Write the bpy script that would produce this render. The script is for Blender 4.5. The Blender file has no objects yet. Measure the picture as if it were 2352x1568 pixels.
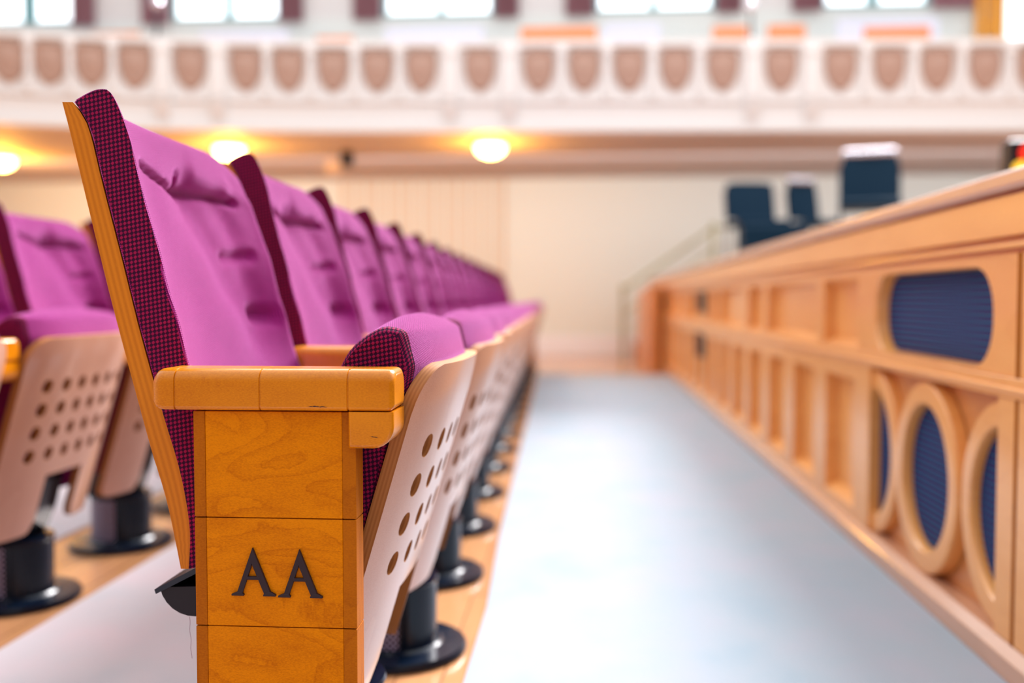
import bpy, bmesh, math, random
from mathutils import Vector, Matrix, Euler
R = random.Random(7)
S = bpy.context.scene
COL = S.collection
PI = math.pi

# ---------------------------------------------------------------- camera
FPX = 2250.0
H = 0.735
PSI = math.atan(162 / FPX)
TH = math.atan(96 / FPX)
cd = bpy.data.cameras.new('camera')
cam = bpy.data.objects.new('camera', cd)
COL.objects.link(cam)
cam.location = (0, 0, H)
cam.rotation_euler = (PI / 2 - TH, 0, PSI)
cd.sensor_width = 36
cd.lens = FPX / 2352 * 36
cd.clip_start = 0.05
cd.clip_end = 100
cd.dof.use_dof = True
cd.dof.focus_distance = 1.22
cd.dof.aperture_fstop = 1.6
S.camera = cam

# ---------------------------------------------------------------- world: soft daylight from the hall's upper windows
W = bpy.data.worlds.new('hall_daylight')
S.world = W
W.use_nodes = True
nt = W.node_tree
nt.nodes.clear()
o = nt.nodes.new('ShaderNodeOutputWorld')
bg = nt.nodes.new('ShaderNodeBackground')
tc = nt.nodes.new('ShaderNodeTexCoord')
sx = nt.nodes.new('ShaderNodeSeparateXYZ')
rp = nt.nodes.new('ShaderNodeValToRGB')
mr = nt.nodes.new('ShaderNodeMapRange')
mr.inputs['From Min'].default_value = -0.4
mr.inputs['From Max'].default_value = 1.0
rp.color_ramp.elements[0].position = 0.0
rp.color_ramp.elements[0].color = (0.17, 0.14, 0.14, 1)
rp.color_ramp.elements[1].position = 1.0
rp.color_ramp.elements[1].color = (0.95, 0.98, 1.0, 1)
e = rp.color_ramp.elements.new(0.32)
e.color = (0.36, 0.33, 0.34, 1)
nt.links.new(tc.outputs['Generated'], sx.inputs[0])
my = nt.nodes.new('ShaderNodeMath')
my.operation = 'MULTIPLY_ADD'
my.inputs[1].default_value = 0.55      # the windowed far end is brighter than the hall behind the camera
nt.links.new(sx.outputs['Y'], my.inputs[0])
nt.links.new(sx.outputs['Z'], my.inputs[2])
nt.links.new(my.outputs[0], mr.inputs['Value'])
nt.links.new(mr.outputs[0], rp.inputs[0])
nt.links.new(rp.outputs[0], bg.inputs['Color'])
bg.inputs['Strength'].default_value = 1.9
nt.links.new(bg.outputs[0], o.inputs['Surface'])


def area_light(name, loc, rot, sx_, sy_, energy, col):
    d = bpy.data.lights.new(name, 'AREA')
    d.shape = 'RECTANGLE'
    d.size = sx_
    d.size_y = sy_
    d.energy = energy
    d.color = col
    ob = bpy.data.objects.new(name, d)
    COL.objects.link(ob)
    ob.location = loc
    ob.rotation_euler = rot
    return ob


# daylight sun, far end windows, then added fills
sd = bpy.data.lights.new('window_sun', 'SUN')      # soft sun added for daylight from the far right; no windows stand there
sd.energy = 9.0
sd.angle = math.radians(24)
sd.color = (1.0, 0.97, 0.98)
so = bpy.data.objects.new('window_sun', sd)
COL.objects.link(so)
so.location = (6, 6, 6)
so.rotation_euler = Vector((0.40, 0.90, 0.68)).to_track_quat('Z', 'Y').to_euler()
area_light('window_light_far', (-0.5, 9.0, 6.6), (math.radians(-52), 0, 0), 11, 2.4, 300, (0.95, 0.97, 1.0))
area_light('balcony_light', (0.5, 5.5, 5.6), (math.radians(62), 0, 0), 11, 1.5, 215, (0.96, 0.99, 1.0))  # unseen fill added overhead to brighten the balcony front
area_light('wall_washer', (0.0, 10.9, 2.28), (math.radians(48), 0, 0), 15, 0.25, 125, (0.86, 0.95, 1.0))  # fill added under the balcony to brighten the far wall

S.view_settings.view_transform = 'Standard'
S.view_settings.look = 'None'
S.view_settings.exposure = 0.2
S.view_settings.gamma = 1.0
S.view_settings.use_curve_mapping = False
S.cycles.max_bounces = 6
S.cycles.use_denoising = True
S.cycles.sample_clamp_indirect = 6


# ---------------------------------------------------------------- materials
def mat(name, col=(0.5, 0.5, 0.5), rough=0.5, metal=0.0, coat=0.0, emit=None, es=0.0, spec=0.5, sheen=0.0, sheen_col=(1, 1, 1), sheen_rough=0.4):
    m = bpy.data.materials.new(name)
    m.use_nodes = True
    b = m.node_tree.nodes['Principled BSDF']
    b.inputs['Base Color'].default_value = (*col, 1)
    b.inputs['Roughness'].default_value = rough
    b.inputs['Metallic'].default_value = metal
    b.inputs['Coat Weight'].default_value = coat
    b.inputs['Coat Roughness'].default_value = 0.12
    b.inputs['Specular IOR Level'].default_value = spec
    if sheen:
        b.inputs['Sheen Weight'].default_value = sheen
        b.inputs['Sheen Tint'].default_value = (*sheen_col, 1)
        b.inputs['Sheen Roughness'].default_value = sheen_rough
    if emit:
        b.inputs['Emission Color'].default_value = (*emit, 1)
        b.inputs['Emission Strength'].default_value = es
    return m


class N:
    """tiny node helper"""
    def __init__(s, m):
        s.t = m.node_tree
        s.b = s.t.nodes['Principled BSDF']

    def new(s, k, **kw):
        n = s.t.nodes.new(k)
        for a, v in kw.items():
            setattr(n, a, v)
        return n

    def link(s, a, b):
        s.t.links.new(a, b)

    def math(s, op, a, b=None, c=None):
        n = s.new('ShaderNodeMath', operation=op)
        for i, v in enumerate((a, b, c)):
            if v is None:
                continue
            if isinstance(v, (int, float)):
                n.inputs[i].default_value = v
            else:
                s.link(v, n.inputs[i])
        return n.outputs[0]

    def mix(s, f, a, b):
        n = s.new('ShaderNodeMix', data_type='RGBA')
        if isinstance(f, (int, float)):
            n.inputs[0].default_value = f
        else:
            s.link(f, n.inputs[0])
        for i, v in ((6, a), (7, b)):
            if isinstance(v, tuple):
                n.inputs[i].default_value = (*v, 1)
            else:
                s.link(v, n.inputs[i])
        return n.outputs[2]

    def noise(s, vec, scale, detail=3, rough=0.5, dist=0.0):
        n = s.new('ShaderNodeTexNoise')
        n.inputs['Scale'].default_value = scale
        n.inputs['Detail'].default_value = detail
        n.inputs['Roughness'].default_value = rough
        n.inputs['Distortion'].default_value = dist
        s.link(vec, n.inputs['Vector'])
        return n.outputs[0]

    def mapping(s, vec, scale=(1, 1, 1), loc=(0, 0, 0), rot=(0, 0, 0)):
        n = s.new('ShaderNodeMapping')
        n.inputs['Scale'].default_value = scale
        n.inputs['Location'].default_value = loc
        n.inputs['Rotation'].default_value = rot
        s.link(vec, n.inputs['Vector'])
        return n.outputs[0]

    def ramp(s, f, stops):
        n = s.new('ShaderNodeValToRGB')
        cr = n.color_ramp
        while len(cr.elements) < len(stops):
            cr.elements.new(0.5)
        for el, (p, c) in zip(cr.elements, stops):
            el.position = p
            el.color = (*c, 1) if isinstance(c, tuple) else (c, c, c, 1)
        s.link(f, n.inputs[0])
        return n.outputs[0]

    def bump(s, h, strength=0.3, dist=0.002):
        n = s.new('ShaderNodeBump')
        n.inputs['Strength'].default_value = strength
        n.inputs['Distance'].default_value = dist
        s.link(h, n.inputs['Height'])
        s.link(n.outputs[0], s.b.inputs['Normal'])


def wood(name, c1, c2, rough=0.35, coat=0.3, scale=(1, 1, 1), figure=1.0, spec=0.5):
    """figured beech: wandering growth contour lines plus fine pores"""
    m = mat(name, c1, rough, coat=coat, spec=spec)
    n = N(m)
    tc = n.new('ShaderNodeTexCoord').outputs['Object']
    v = n.mapping(tc, scale)
    big = n.noise(v, 3.2, 2, 0.45, 0.8)
    jag = n.noise(n.mapping(tc, (90, 90, 14)), 1.6, 2)
    rings = n.math('FRACT', n.math('ADD', n.math('MULTIPLY', big, 11.0 * figure), n.math('MULTIPLY', jag, 0.35)))
    lines = n.ramp(rings, [(0.0, 0.95), (0.06, 0.55), (0.45, 0.12), (0.93, 0.0), (1.0, 0.8)])
    fine = n.noise(n.mapping(tc, (1.0, 1.0, 2.5)), 330, 3, 0.65)
    mott = n.noise(v, 9, 3, 0.6)
    f = n.math('ADD', n.math('MULTIPLY', lines, 0.42), n.math('MULTIPLY', n.math('SUBTRACT', fine, 0.42), 1.5))
    f = n.math('ADD', f, n.math('MULTIPLY', n.math('SUBTRACT', mott, 0.42), 0.9))
    n.link(n.mix(f, c1, c2), n.b.inputs['Base Color'])
    n.bump(fine, 0.04, 0.001)
    return m


def ply(name, c1, c2):
    """layered plywood edge; uv.x runs across the thickness"""
    m = mat(name, c1, 0.45, spec=0.2)
    n = N(m)
    uv = n.new('ShaderNodeUVMap').outputs[0]
    s = n.new('ShaderNodeSeparateXYZ')
    n.link(uv, s.inputs[0])
    w = n.math('SINE', n.math('MULTIPLY', s.outputs['X'], 2 * PI * 3.5))
    nz = n.noise(n.mapping(uv, (14, 3, 1)), 9, 3)
    f = n.math('ADD', n.math('MULTIPLY', n.math('ADD', w, 1.0), 0.26), n.math('MULTIPLY', n.math('SUBTRACT', nz, 0.45), 0.9))
    n.link(n.mix(f, c1, c2), n.b.inputs['Base Color'])
    return m


M = {}
OR1, OR2 = (0.68, 0.215, 0.0), (0.38, 0.085, 0.0)
M['wood'] = wood('amber_beech', OR1, OR2, 0.5, 0.0, (0.9, 1.0, 2.6), 1.0, 0.08)
M['wood_strip'] = wood('amber_beech_strip', (0.44, 0.125, 0.002), (0.26, 0.060, 0.002), 0.5, 0.0, (3, 3, 0.4), 0.8, 0.08)
M['wood_arm'] = wood('amber_beech_armrest', (0.66, 0.225, 0.003), (0.42, 0.105, 0.0), 0.25, 0.32, (0.5, 1, 2.0), 0.4, 0.2)
M['shell'] = wood('pale_beech_shell', (0.60, 0.32, 0.22), (0.50, 0.235, 0.15), 0.30, 0.55, (0.6, 1, 0.5), 0.6)
M['ply'] = ply('plywood_edge', (0.60, 0.20, 0.008), (0.40, 0.110, 0.004))
M['ply_dark'] = ply('plywood_edge_seat', (0.42, 0.17, 0.05), (0.25, 0.085, 0.02))
M['stage'] = wood('honey_oak_stage', (0.86, 0.40, 0.115), (0.74, 0.30, 0.075), 0.32, 0.35, (1, 0.4, 2), 0.5)
M['stage_dark'] = wood('stage_recess_wood', (0.66, 0.26, 0.07), (0.52, 0.18, 0.04), 0.4, 0.2, (1, 0.4, 2), 0.5)  # darker copy of the stage wood, shade put into its colour
M['slab'] = wood('stage_slab_wood', (0.62, 0.34, 0.21), (0.52, 0.27, 0.16), 0.25, 0.6, (1, 0.3, 2), 0.4)
M['black'] = mat('black_plastic', (0.006, 0.004, 0.010), 0.45, spec=0.3)
M['letter'] = mat('dark_bronze_letter', (0.018, 0.008, 0.014), 0.5, spec=0.3)
M['metal'] = mat('black_steel', (0.001, 0.006, 0.018), 0.25, metal=0.0, coat=0.1, spec=0.25)
M['thread'] = mat('loose_thread', (0.25, 0.12, 0.2), 0.8)
M['cream'] = mat('cream_wall_paint', (0.76, 0.81, 0.78), 0.7)
M['white'] = mat('white_plaster', (0.75, 0.745, 0.735), 0.6)
M['ornament'] = mat('tan_relief_plaster', (0.42, 0.27, 0.21), 0.7)
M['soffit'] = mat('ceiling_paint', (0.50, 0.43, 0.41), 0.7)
M['curtain'] = mat('mauve_curtain', (0.40, 0.20, 0.23), 0.9)
M['window'] = mat('window_daylight', (0.8, 0.9, 1.0), 0.3, emit=(0.93, 0.98, 1.0), es=1.8)
M['wframe'] = mat('teal_window_frame', (0.10, 0.30, 0.32), 0.5)
M['bench_o'] = mat('orange_bench_wood', (0.72, 0.22, 0.05), 0.4, coat=0.2)
M['bench_w'] = mat('pale_bench_gloss', (0.80, 0.83, 0.97), 0.2, coat=0.8)  # window reflections on the bench tops put into the pale blue colour
M['lampglow'] = mat('lamp_glow', (1, 0.8, 0.5), 0.4, emit=(1.0, 0.72, 0.30), es=14)
M['brass'] = mat('brass_rim', (0.8, 0.45, 0.1), 0.3, metal=1.0)
M['navy'] = mat('navy_chair_fabric', (0.001, 0.020, 0.045), 0.6, spec=0.15)
M['chrome'] = mat('pale_metal', (0.7, 0.7, 0.78), 0.25, metal=0.8)
M['red'] = mat('red_lens', (0.7, 0.02, 0.01), 0.3, emit=(1, 0.03, 0.01), es=0.8)
M['amber'] = mat('amber_lens', (0.8, 0.5, 0.02), 0.3, emit=(1, 0.6, 0.05), es=0.8)
M['rail'] = mat('aged_brass_rail', (0.36, 0.36, 0.20), 0.35, metal=0.4)


def fabric(name, dark, bright, sheen_col, sheen, freq=290.0, bump=0.5):
    """hopsack weave: bright knots on a dark ground; uv in metres"""
    m = mat(name, dark, 0.85, sheen=sheen, sheen_col=sheen_col, sheen_rough=0.30, spec=0.10)
    n = N(m)
    uv = n.new('ShaderNodeUVMap').outputs[0]
    wob = n.new('ShaderNodeMapping')
    wob.inputs['Rotation'].default_value = (0, 0, math.radians(38))
    n.link(uv, wob.inputs['Vector'])
    s = n.new('ShaderNodeSeparateXYZ')
    n.link(wob.outputs[0], s.inputs[0])
    k = 2 * PI * freq
    a = n.math('SINE', n.math('MULTIPLY', s.outputs['X'], k))
    b = n.math('SINE', n.math('MULTIPLY', s.outputs['Y'], k * 0.86))
    p = n.math('MULTIPLY', a, b)
    kn = n.ramp(n.math('MULTIPLY_ADD', p, 0.5, 0.5), [(0.46, 0.0), (0.66, 1.0)])
    nz = n.noise(uv, 70, 3)
    c = n.mix(kn, dark, bright)
    c2 = n.mix(n.math('MULTIPLY', nz, 0.5), c, (dark[0] * 1.2, dark[1], dark[2] * 1.3))
    n.link(c2, n.b.inputs['Base Color'])
    n.bump(n.math('ADD', p, n.math('MULTIPLY', nz, 0.6)), bump, 0.0008)
    return m


M['fab_side'] = fabric('plum_hopsack_side', (0.030, 0.003, 0.024), (0.36, 0.010, 0.075), (1, 0.35, 0.75), 0.10, 135)  # same fabric darkened: shade of the side walls put into the colour
M['fab'] = fabric('magenta_hopsack', (0.12, 0.002, 0.070), (0.56, 0.050, 0.33), (1.0, 0.38, 0.86), 1.0, 290, 0.6)  # same fabric brightened: light on the front put into the colour


def carpet_mat(tint=(1, 1, 1)):
    m = mat('pale_carpet', (0.6, 0.66, 0.72), 0.95, sheen=0.2)
    n = N(m)
    tc = n.new('ShaderNodeTexCoord').outputs['Object']
    a = n.noise(n.mapping(tc, (1, 0.8, 1)), 4, 4, 0.5)
    b = n.noise(tc, 400, 2)
    f = n.math('ADD', n.math('MULTIPLY', a, 1.0), n.math('MULTIPLY', b, 0.35))
    c = n.ramp(f, [(0.40, (0.26, 0.355, 0.43)), (0.62, (0.31, 0.375, 0.44)), (0.90, (0.35, 0.37, 0.44))])
    tn = n.new('ShaderNodeMix', data_type='RGBA', blend_type='MULTIPLY')
    tn.inputs[0].default_value = 1.0
    n.link(c, tn.inputs[6])
    tn.inputs[7].default_value = (*tint, 1)
    tn.clamp_result = False
    n.link(tn.outputs[2], n.b.inputs['Base Color'])
    n.bump(b, 0.5, 0.002)
    return m


def floor_mat():
    m = mat('varnished_floorboards', (0.6, 0.3, 0.15), 0.22, coat=0.5)
    n = N(m)
    tc = n.new('ShaderNodeTexCoord').outputs['Object']
    br = n.new('ShaderNodeTexBrick')
    n.link(n.mapping(tc, (1, 1, 1), rot=(0, 0, PI / 2)), br.inputs['Vector'])
    br.inputs['Scale'].default_value = 1.0
    br.inputs['Brick Width'].default_value = 1.2
    br.inputs['Row Height'].default_value = 0.09
    br.inputs['Mortar Size'].default_value = 0.002
    br.inputs['Color1'].default_value = (0.66, 0.34, 0.15, 1)
    br.inputs['Color2'].default_value = (0.56, 0.27, 0.12, 1)
    br.inputs['Mortar'].default_value = (0.2, 0.08, 0.04, 1)
    g = n.noise(n.mapping(tc, (12, 1, 1)), 12, 4)
    n.link(n.mix(n.math('MULTIPLY', g, 0.5), br.outputs[0], (0.40, 0.17, 0.07)), n.b.inputs['Base Color'])
    return m


def mesh_cloth():
    """woven speaker cloth: teal and violet threads over black"""
    m = mat('woven_speaker_cloth', (0.01, 0.01, 0.03), 0.7, spec=0.1)
    n = N(m)
    tc = n.new('ShaderNodeTexCoord').outputs['Object']
    s = n.new('ShaderNodeSeparateXYZ')
    n.link(tc, s.inputs[0])
    hz = n.math('SINE', n.math('MULTIPLY', s.outputs['Z'], 2 * PI / 0.0155))
    hy = n.math('SINE', n.math('MULTIPLY', s.outputs['Y'], 2 * PI / 0.017))
    line = n.ramp(hz, [(0.55, 0.0), (0.85, 1.0)])
    dots = n.ramp(n.math('MULTIPLY', n.math('MULTIPLY', hz, -1.0), hy), [(0.1, 0.0), (0.5, 1.0)])
    c = n.mix(dots, (0.002, 0.001, 0.03), (0.12, 0.006, 0.20))
    c = n.mix(line, c, (0.0, 0.17, 0.30))
    n.link(c, n.b.inputs['Base Color'])
    n.bump(hz, 0.6, 0.003)
    return m


def perforated():
    m = mat('perforated_black_steel', (0.01, 0.01, 0.02), 0.4, coat=0.0, spec=0.3)
    n = N(m)
    uv = n.new('ShaderNodeUVMap').outputs[0]
    s = n.new('ShaderNodeSeparateXYZ')
    n.link(uv, s.inputs[0])
    a = n.math('SINE', n.math('MULTIPLY', s.outputs['X'], 2 * PI / 0.013))
    b = n.math('SINE', n.math('MULTIPLY', s.outputs['Y'], 2 * PI / 0.013))
    f = n.ramp(n.math('MULTIPLY', a, b), [(0.15, 0.0), (0.5, 1.0)])
    n.link(n.mix(f, (0.010, 0.008, 0.022), (0.62, 0.52, 0.75)), n.b.inputs['Base Color'])  # pale dots paint the light caught by the perforated mesh
    return m


M['carpet'] = carpet_mat()
M['carpet_pink'] = carpet_mat((1.75, 1.33, 1.22))  # carpet tint raised to make up for sunlight the seats block
M['floor'] = floor_mat()
M['cloth'] = mesh_cloth()
M['perf'] = perforated()


# ---------------------------------------------------------------- mesh helpers
def tag(ob, label=None, cat=None, group=None, kind=None):
    if label:
        ob['label'] = label
    if cat:
        ob['category'] = cat
    if group:
        ob['group'] = group
    if kind:
        ob['kind'] = kind
    return ob


def empty(name, loc, rz=0.0, label=None, cat=None, group=None, kind=None):
    ob = bpy.data.objects.new(name, None)
    ob.empty_display_size = 0.1
    ob.location = loc
    ob.rotation_euler = (0, 0, rz)
    COL.objects.link(ob)
    return tag(ob, label, cat, group, kind)


def build(name, bm, mats, parent=None, angle=35, smooth=True):
    me = bpy.data.meshes.new(name)
    bm.normal_update()
    bm.to_mesh(me)
    bm.free()
    for m in (mats if isinstance(mats, (list, tuple)) else [mats]):
        me.materials.append(M[m] if isinstance(m, str) else m)
    if smooth:
        me.shade_smooth()
        me.set_sharp_from_angle(angle=math.radians(angle))
    ob = bpy.data.objects.new(name, me)
    COL.objects.link(ob)
    if parent:
        ob.parent = parent
    if smooth and len(me.polygons) < 900:
        wn = ob.modifiers.new('weighted_normals', 'WEIGHTED_NORMAL')
        wn.keep_sharp = True
    return ob


def copy_tree(ob, parent=None):
    c = ob.copy()
    COL.objects.link(c)
    if parent:
        c.parent = parent
    for ch in list(ob.children):
        copy_tree(ch, c)
    return c


def box(bm, x0, x1, y0, y1, z0, z1, bev=0.0, seg=2, mi=0):
    vs = [bm.verts.new((x, y, z)) for x in (x0, x1) for y in (y0, y1) for z in (z0, z1)]
    fs = []
    for q in ((0, 1, 3, 2), (4, 6, 7, 5), (0, 4, 5, 1), (2, 3, 7, 6), (0, 2, 6, 4), (1, 5, 7, 3)):
        f = bm.faces.new([vs[i] for i in q])
        f.material_index = mi
        fs.append(f)
    if bev > 0:
        es = list({e for f in fs for e in f.edges})
        r = bmesh.ops.bevel(bm, geom=es, offset=bev, segments=seg, profile=0.5, affect='EDGES')
        for f in r['faces']:
            f.material_index = mi
    return vs


def prism(bm, pts, axis, a, b, mi=0):
    """extrude a 2-D polygon along an axis; pts are the other two coordinates in xyz order"""
    def P(p, t):
        return {'x': (t, p[0], p[1]), 'y': (p[0], t, p[1]), 'z': (p[0], p[1], t)}[axis]
    A = [bm.verts.new(P(p, a)) for p in pts]
    B = [bm.verts.new(P(p, b)) for p in pts]
    n = len(pts)
    fs = [bm.faces.new(A), bm.faces.new(B[::-1])]
    for i in range(n):
        fs.append(bm.faces.new((A[i], B[i], B[(i + 1) % n], A[(i + 1) % n])))
    for f in fs:
        f.material_index = mi
    bmesh.ops.recalc_face_normals(bm, faces=fs)
    return fs


def cyl(bm, c, r0, r1, z0, z1, n=32, mi=0, uvs=None):
    """lathe-like frustum along z"""
    A = [bm.verts.new((c[0] + r0 * math.cos(2 * PI * i / n), c[1] + r0 * math.sin(2 * PI * i / n), z0)) for i in range(n)]
    B = [bm.verts.new((c[0] + r1 * math.cos(2 * PI * i / n), c[1] + r1 * math.sin(2 * PI * i / n), z1)) for i in range(n)]
    fs = [bm.faces.new(A[::-1]), bm.faces.new(B)]
    for i in range(n):
        f = bm.faces.new((A[i], A[(i + 1) % n], B[(i + 1) % n], B[i]))
        if uvs is not None:
            us = [r0 * 2 * PI * i / n, r0 * 2 * PI * (i + 1) / n]
            for lp, (u, v) in zip(f.loops, ((us[0], z0), (us[1], z0), (us[1], z1), (us[0], z1))):
                lp[uvs].uv = (u, v)
        fs.append(f)
    for f in fs:
        f.material_index = mi
    return fs


def lathe(bm, prof, c=(0, 0, 0), n=32, mi=0):
    rings = []
    for r, z in prof:
        if r < 1e-6:
            rings.append([bm.verts.new((c[0], c[1], c[2] + z))])
        else:
            rings.append([bm.verts.new((c[0] + r * math.cos(2 * PI * i / n), c[1] + r * math.sin(2 * PI * i / n), c[2] + z)) for i in range(n)])
    for a, b in zip(rings, rings[1:]):
        for i in range(n):
            j = (i + 1) % n
            if len(a) == 1:
                f = bm.faces.new((a[0], b[i], b[j]))
            elif len(b) == 1:
                f = bm.faces.new((a[i], a[j], b[0]))
            else:
                f = bm.faces.new((a[i], a[j], b[j], b[i]))
            f.material_index = mi


def tube(bm, pts, r, n=8, mi=0):
    pts = [Vector(p) for p in pts]
    rings = []
    for i, p in enumerate(pts):
        d = (pts[min(i + 1, len(pts) - 1)] - pts[max(i - 1, 0)]).normalized()
        a = Vector((0, 0, 1)) if abs(d.z) < 0.9 else Vector((1, 0, 0))
        u = d.cross(a).normalized()
        w = d.cross(u)
        rings.append([bm.verts.new(p + r * (math.cos(2 * PI * k / n) * u + math.sin(2 * PI * k / n) * w)) for k in range(n)])
    for a, b in zip(rings, rings[1:]):
        for k in range(n):
            bm.faces.new((a[k], a[(k + 1) % n], b[(k + 1) % n], b[k])).material_index = mi
    bm.faces.new(rings[0][::-1]).material_index = mi
    bm.faces.new(rings[-1]).material_index = mi


def resample(pts, n):
    """Catmull-Rom through the points, then n evenly spaced samples"""
    P = [Vector(p) for p in pts]
    dense = []
    for i in range(len(P) - 1):
        p0, p1, p2, p3 = P[max(i - 1, 0)], P[i], P[i + 1], P[min(i + 2, len(P) - 1)]
        for k in range(16):
            t = k / 16
            dense.append(0.5 * ((2 * p1) + (p2 - p0) * t + (2 * p0 - 5 * p1 + 4 * p2 - p3) * t * t + (3 * p1 - p0 - 3 * p2 + p3) * t ** 3))
    dense.append(P[-1])
    L = [0]
    for a, b in zip(dense, dense[1:]):
        L.append(L[-1] + (b - a).length)
    out = []
    j = 0
    for k in range(n):
        s = L[-1] * k / (n - 1)
        while j < len(L) - 2 and L[j + 1] < s:
            j += 1
        t = (s - L[j]) / max(L[j + 1] - L[j], 1e-9)
        out.append(dense[j].lerp(dense[j + 1], min(max(t, 0), 1)))
    return out


def loft(bm, rings, closed=True, uvl=None, us=None, vs=None, mi=0):
    V = [[bm.verts.new(p) for p in r] for r in rings]
    n = len(V[0])
    for i in range(len(V) - 1):
        for j in range(n if closed else n - 1):
            k = (j + 1) % n
            f = bm.faces.new((V[i][j], V[i][k], V[i + 1][k], V[i + 1][j]))
            f.material_index = mi
            if uvl is not None:
                vj, vk = vs[j], vs[j + 1]
                for lp, uv in zip(f.loops, ((us[i], vj), (us[i], vk), (us[i + 1], vk), (us[i + 1], vj))):
                    lp[uvl].uv = uv
    return V


def gauss(x, s):
    return math.exp(-(x / s) ** 2)


def seg_valley(v, z, a, b, w):
    """closeness of (v,z) to segment a-b"""
    ax, az = a
    bx, bz = b
    dx, dz = bx - ax, bz - az
    t = max(0, min(1, ((v - ax) * dx + (z - az) * dz) / (dx * dx + dz * dz)))
    d = math.hypot(v - ax - t * dx, z - az - t * dz)
    return gauss(d, w)


# ---------------------------------------------------------------- the auditorium seat
# profiles measured in the plane of the seat's side; x forward to the aisle, z up; origin under the pedestal line
X0 = -0.40
REAR = [(-0.5206, 0.385), (-0.5376, 0.4712), (-0.5603, 0.5503), (-0.6027, 0.7129), (-0.6313, 0.8326), (-0.6555, 0.9364), (-0.6650, 0.975), (-0.6687, 0.989)]
FRONT = [(-0.5092, 0.3852), (-0.5072, 0.4398), (-0.5187, 0.5112), (-0.5414, 0.5906), (-0.5683, 0.6886), (-0.5927, 0.7896), (-0.6171, 0.8879), (-0.6292, 0.941), (-0.6378, 0.9662), (-0.6533, 0.9887)]
CUSH = [(-0.476, 0.392), (-0.468, 0.44), (-0.470, 0.52), (-0.484, 0.59), (-0.504, 0.6557), (-0.5163, 0.7086), (-0.5287, 0.7465), (-0.5404, 0.7971), (-0.5527, 0.8398), (-0.5649, 0.8874), (-0.577, 0.9404), (-0.5911, 0.9781), (-0.6048, 1.0020), (-0.6178, 1.0051), (-0.6332, 1.0009), (-0.6500, 0.9925)]
HW = 0.235


def back_shell():
    bm = bmesh.new()
    uvl = bm.loops.layers.uv.new('UVMap')
    n = 40
    r = resample([(x - X0, z) for x, z in REAR], n)
    f = resample([(x - X0, z) for x, z in FRONT], n)
    nv = 17
    G = []
    for i in range(nv):
        v = -1 + 2 * i / (nv - 1)
        sb = 0.040 * (1 - v * v)
        top = -0.012 * (1 - v ** 4) - (0.035 * max(0, (v - 0.7) / 0.3) ** 2 if v > 0.7 else 0)
        ring = []
        for k in range(n):
            t = k / (n - 1)
            ring.append((r[k].x - sb * 0.5 - 0, v * HW, r[k].y + top * t ** 8))
        for k in range(n - 1, -1, -1):
            t = k / (n - 1)
            ring.append((f[k].x - sb * 0.5 - 0.001, v * HW, f[k].y + top * t ** 8))
        G.append([bm.verts.new(p) for p in ring])
    m = len(G[0])
    for i in range(nv - 1):
        for j in range(m):
            k = (j + 1) % m
            bm.faces.new((G[i][j], G[i][k], G[i + 1][k], G[i + 1][j])).material_index = 0
    for g, flip in ((G[0], True), (G[-1], False)):
        for k in range(n - 1):
            q = [g[k], g[k + 1], g[m - 2 - k], g[m - 1 - k]]
            uvq = [(0, k / 10), (0, (k + 1) / 10), (1, (k + 1) / 10), (1, k / 10)]
            if flip:
                q = q[::-1]
                uvq = uvq[::-1]
            try:
                fc = bm.faces.new(q)
            except ValueError:
                continue
            fc.material_index = 1
            for lp, uv in zip(fc.loops, uvq):
                lp[uvl].uv = uv
    bmesh.ops.recalc_face_normals(bm, faces=bm.faces[:])
    return bm


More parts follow.
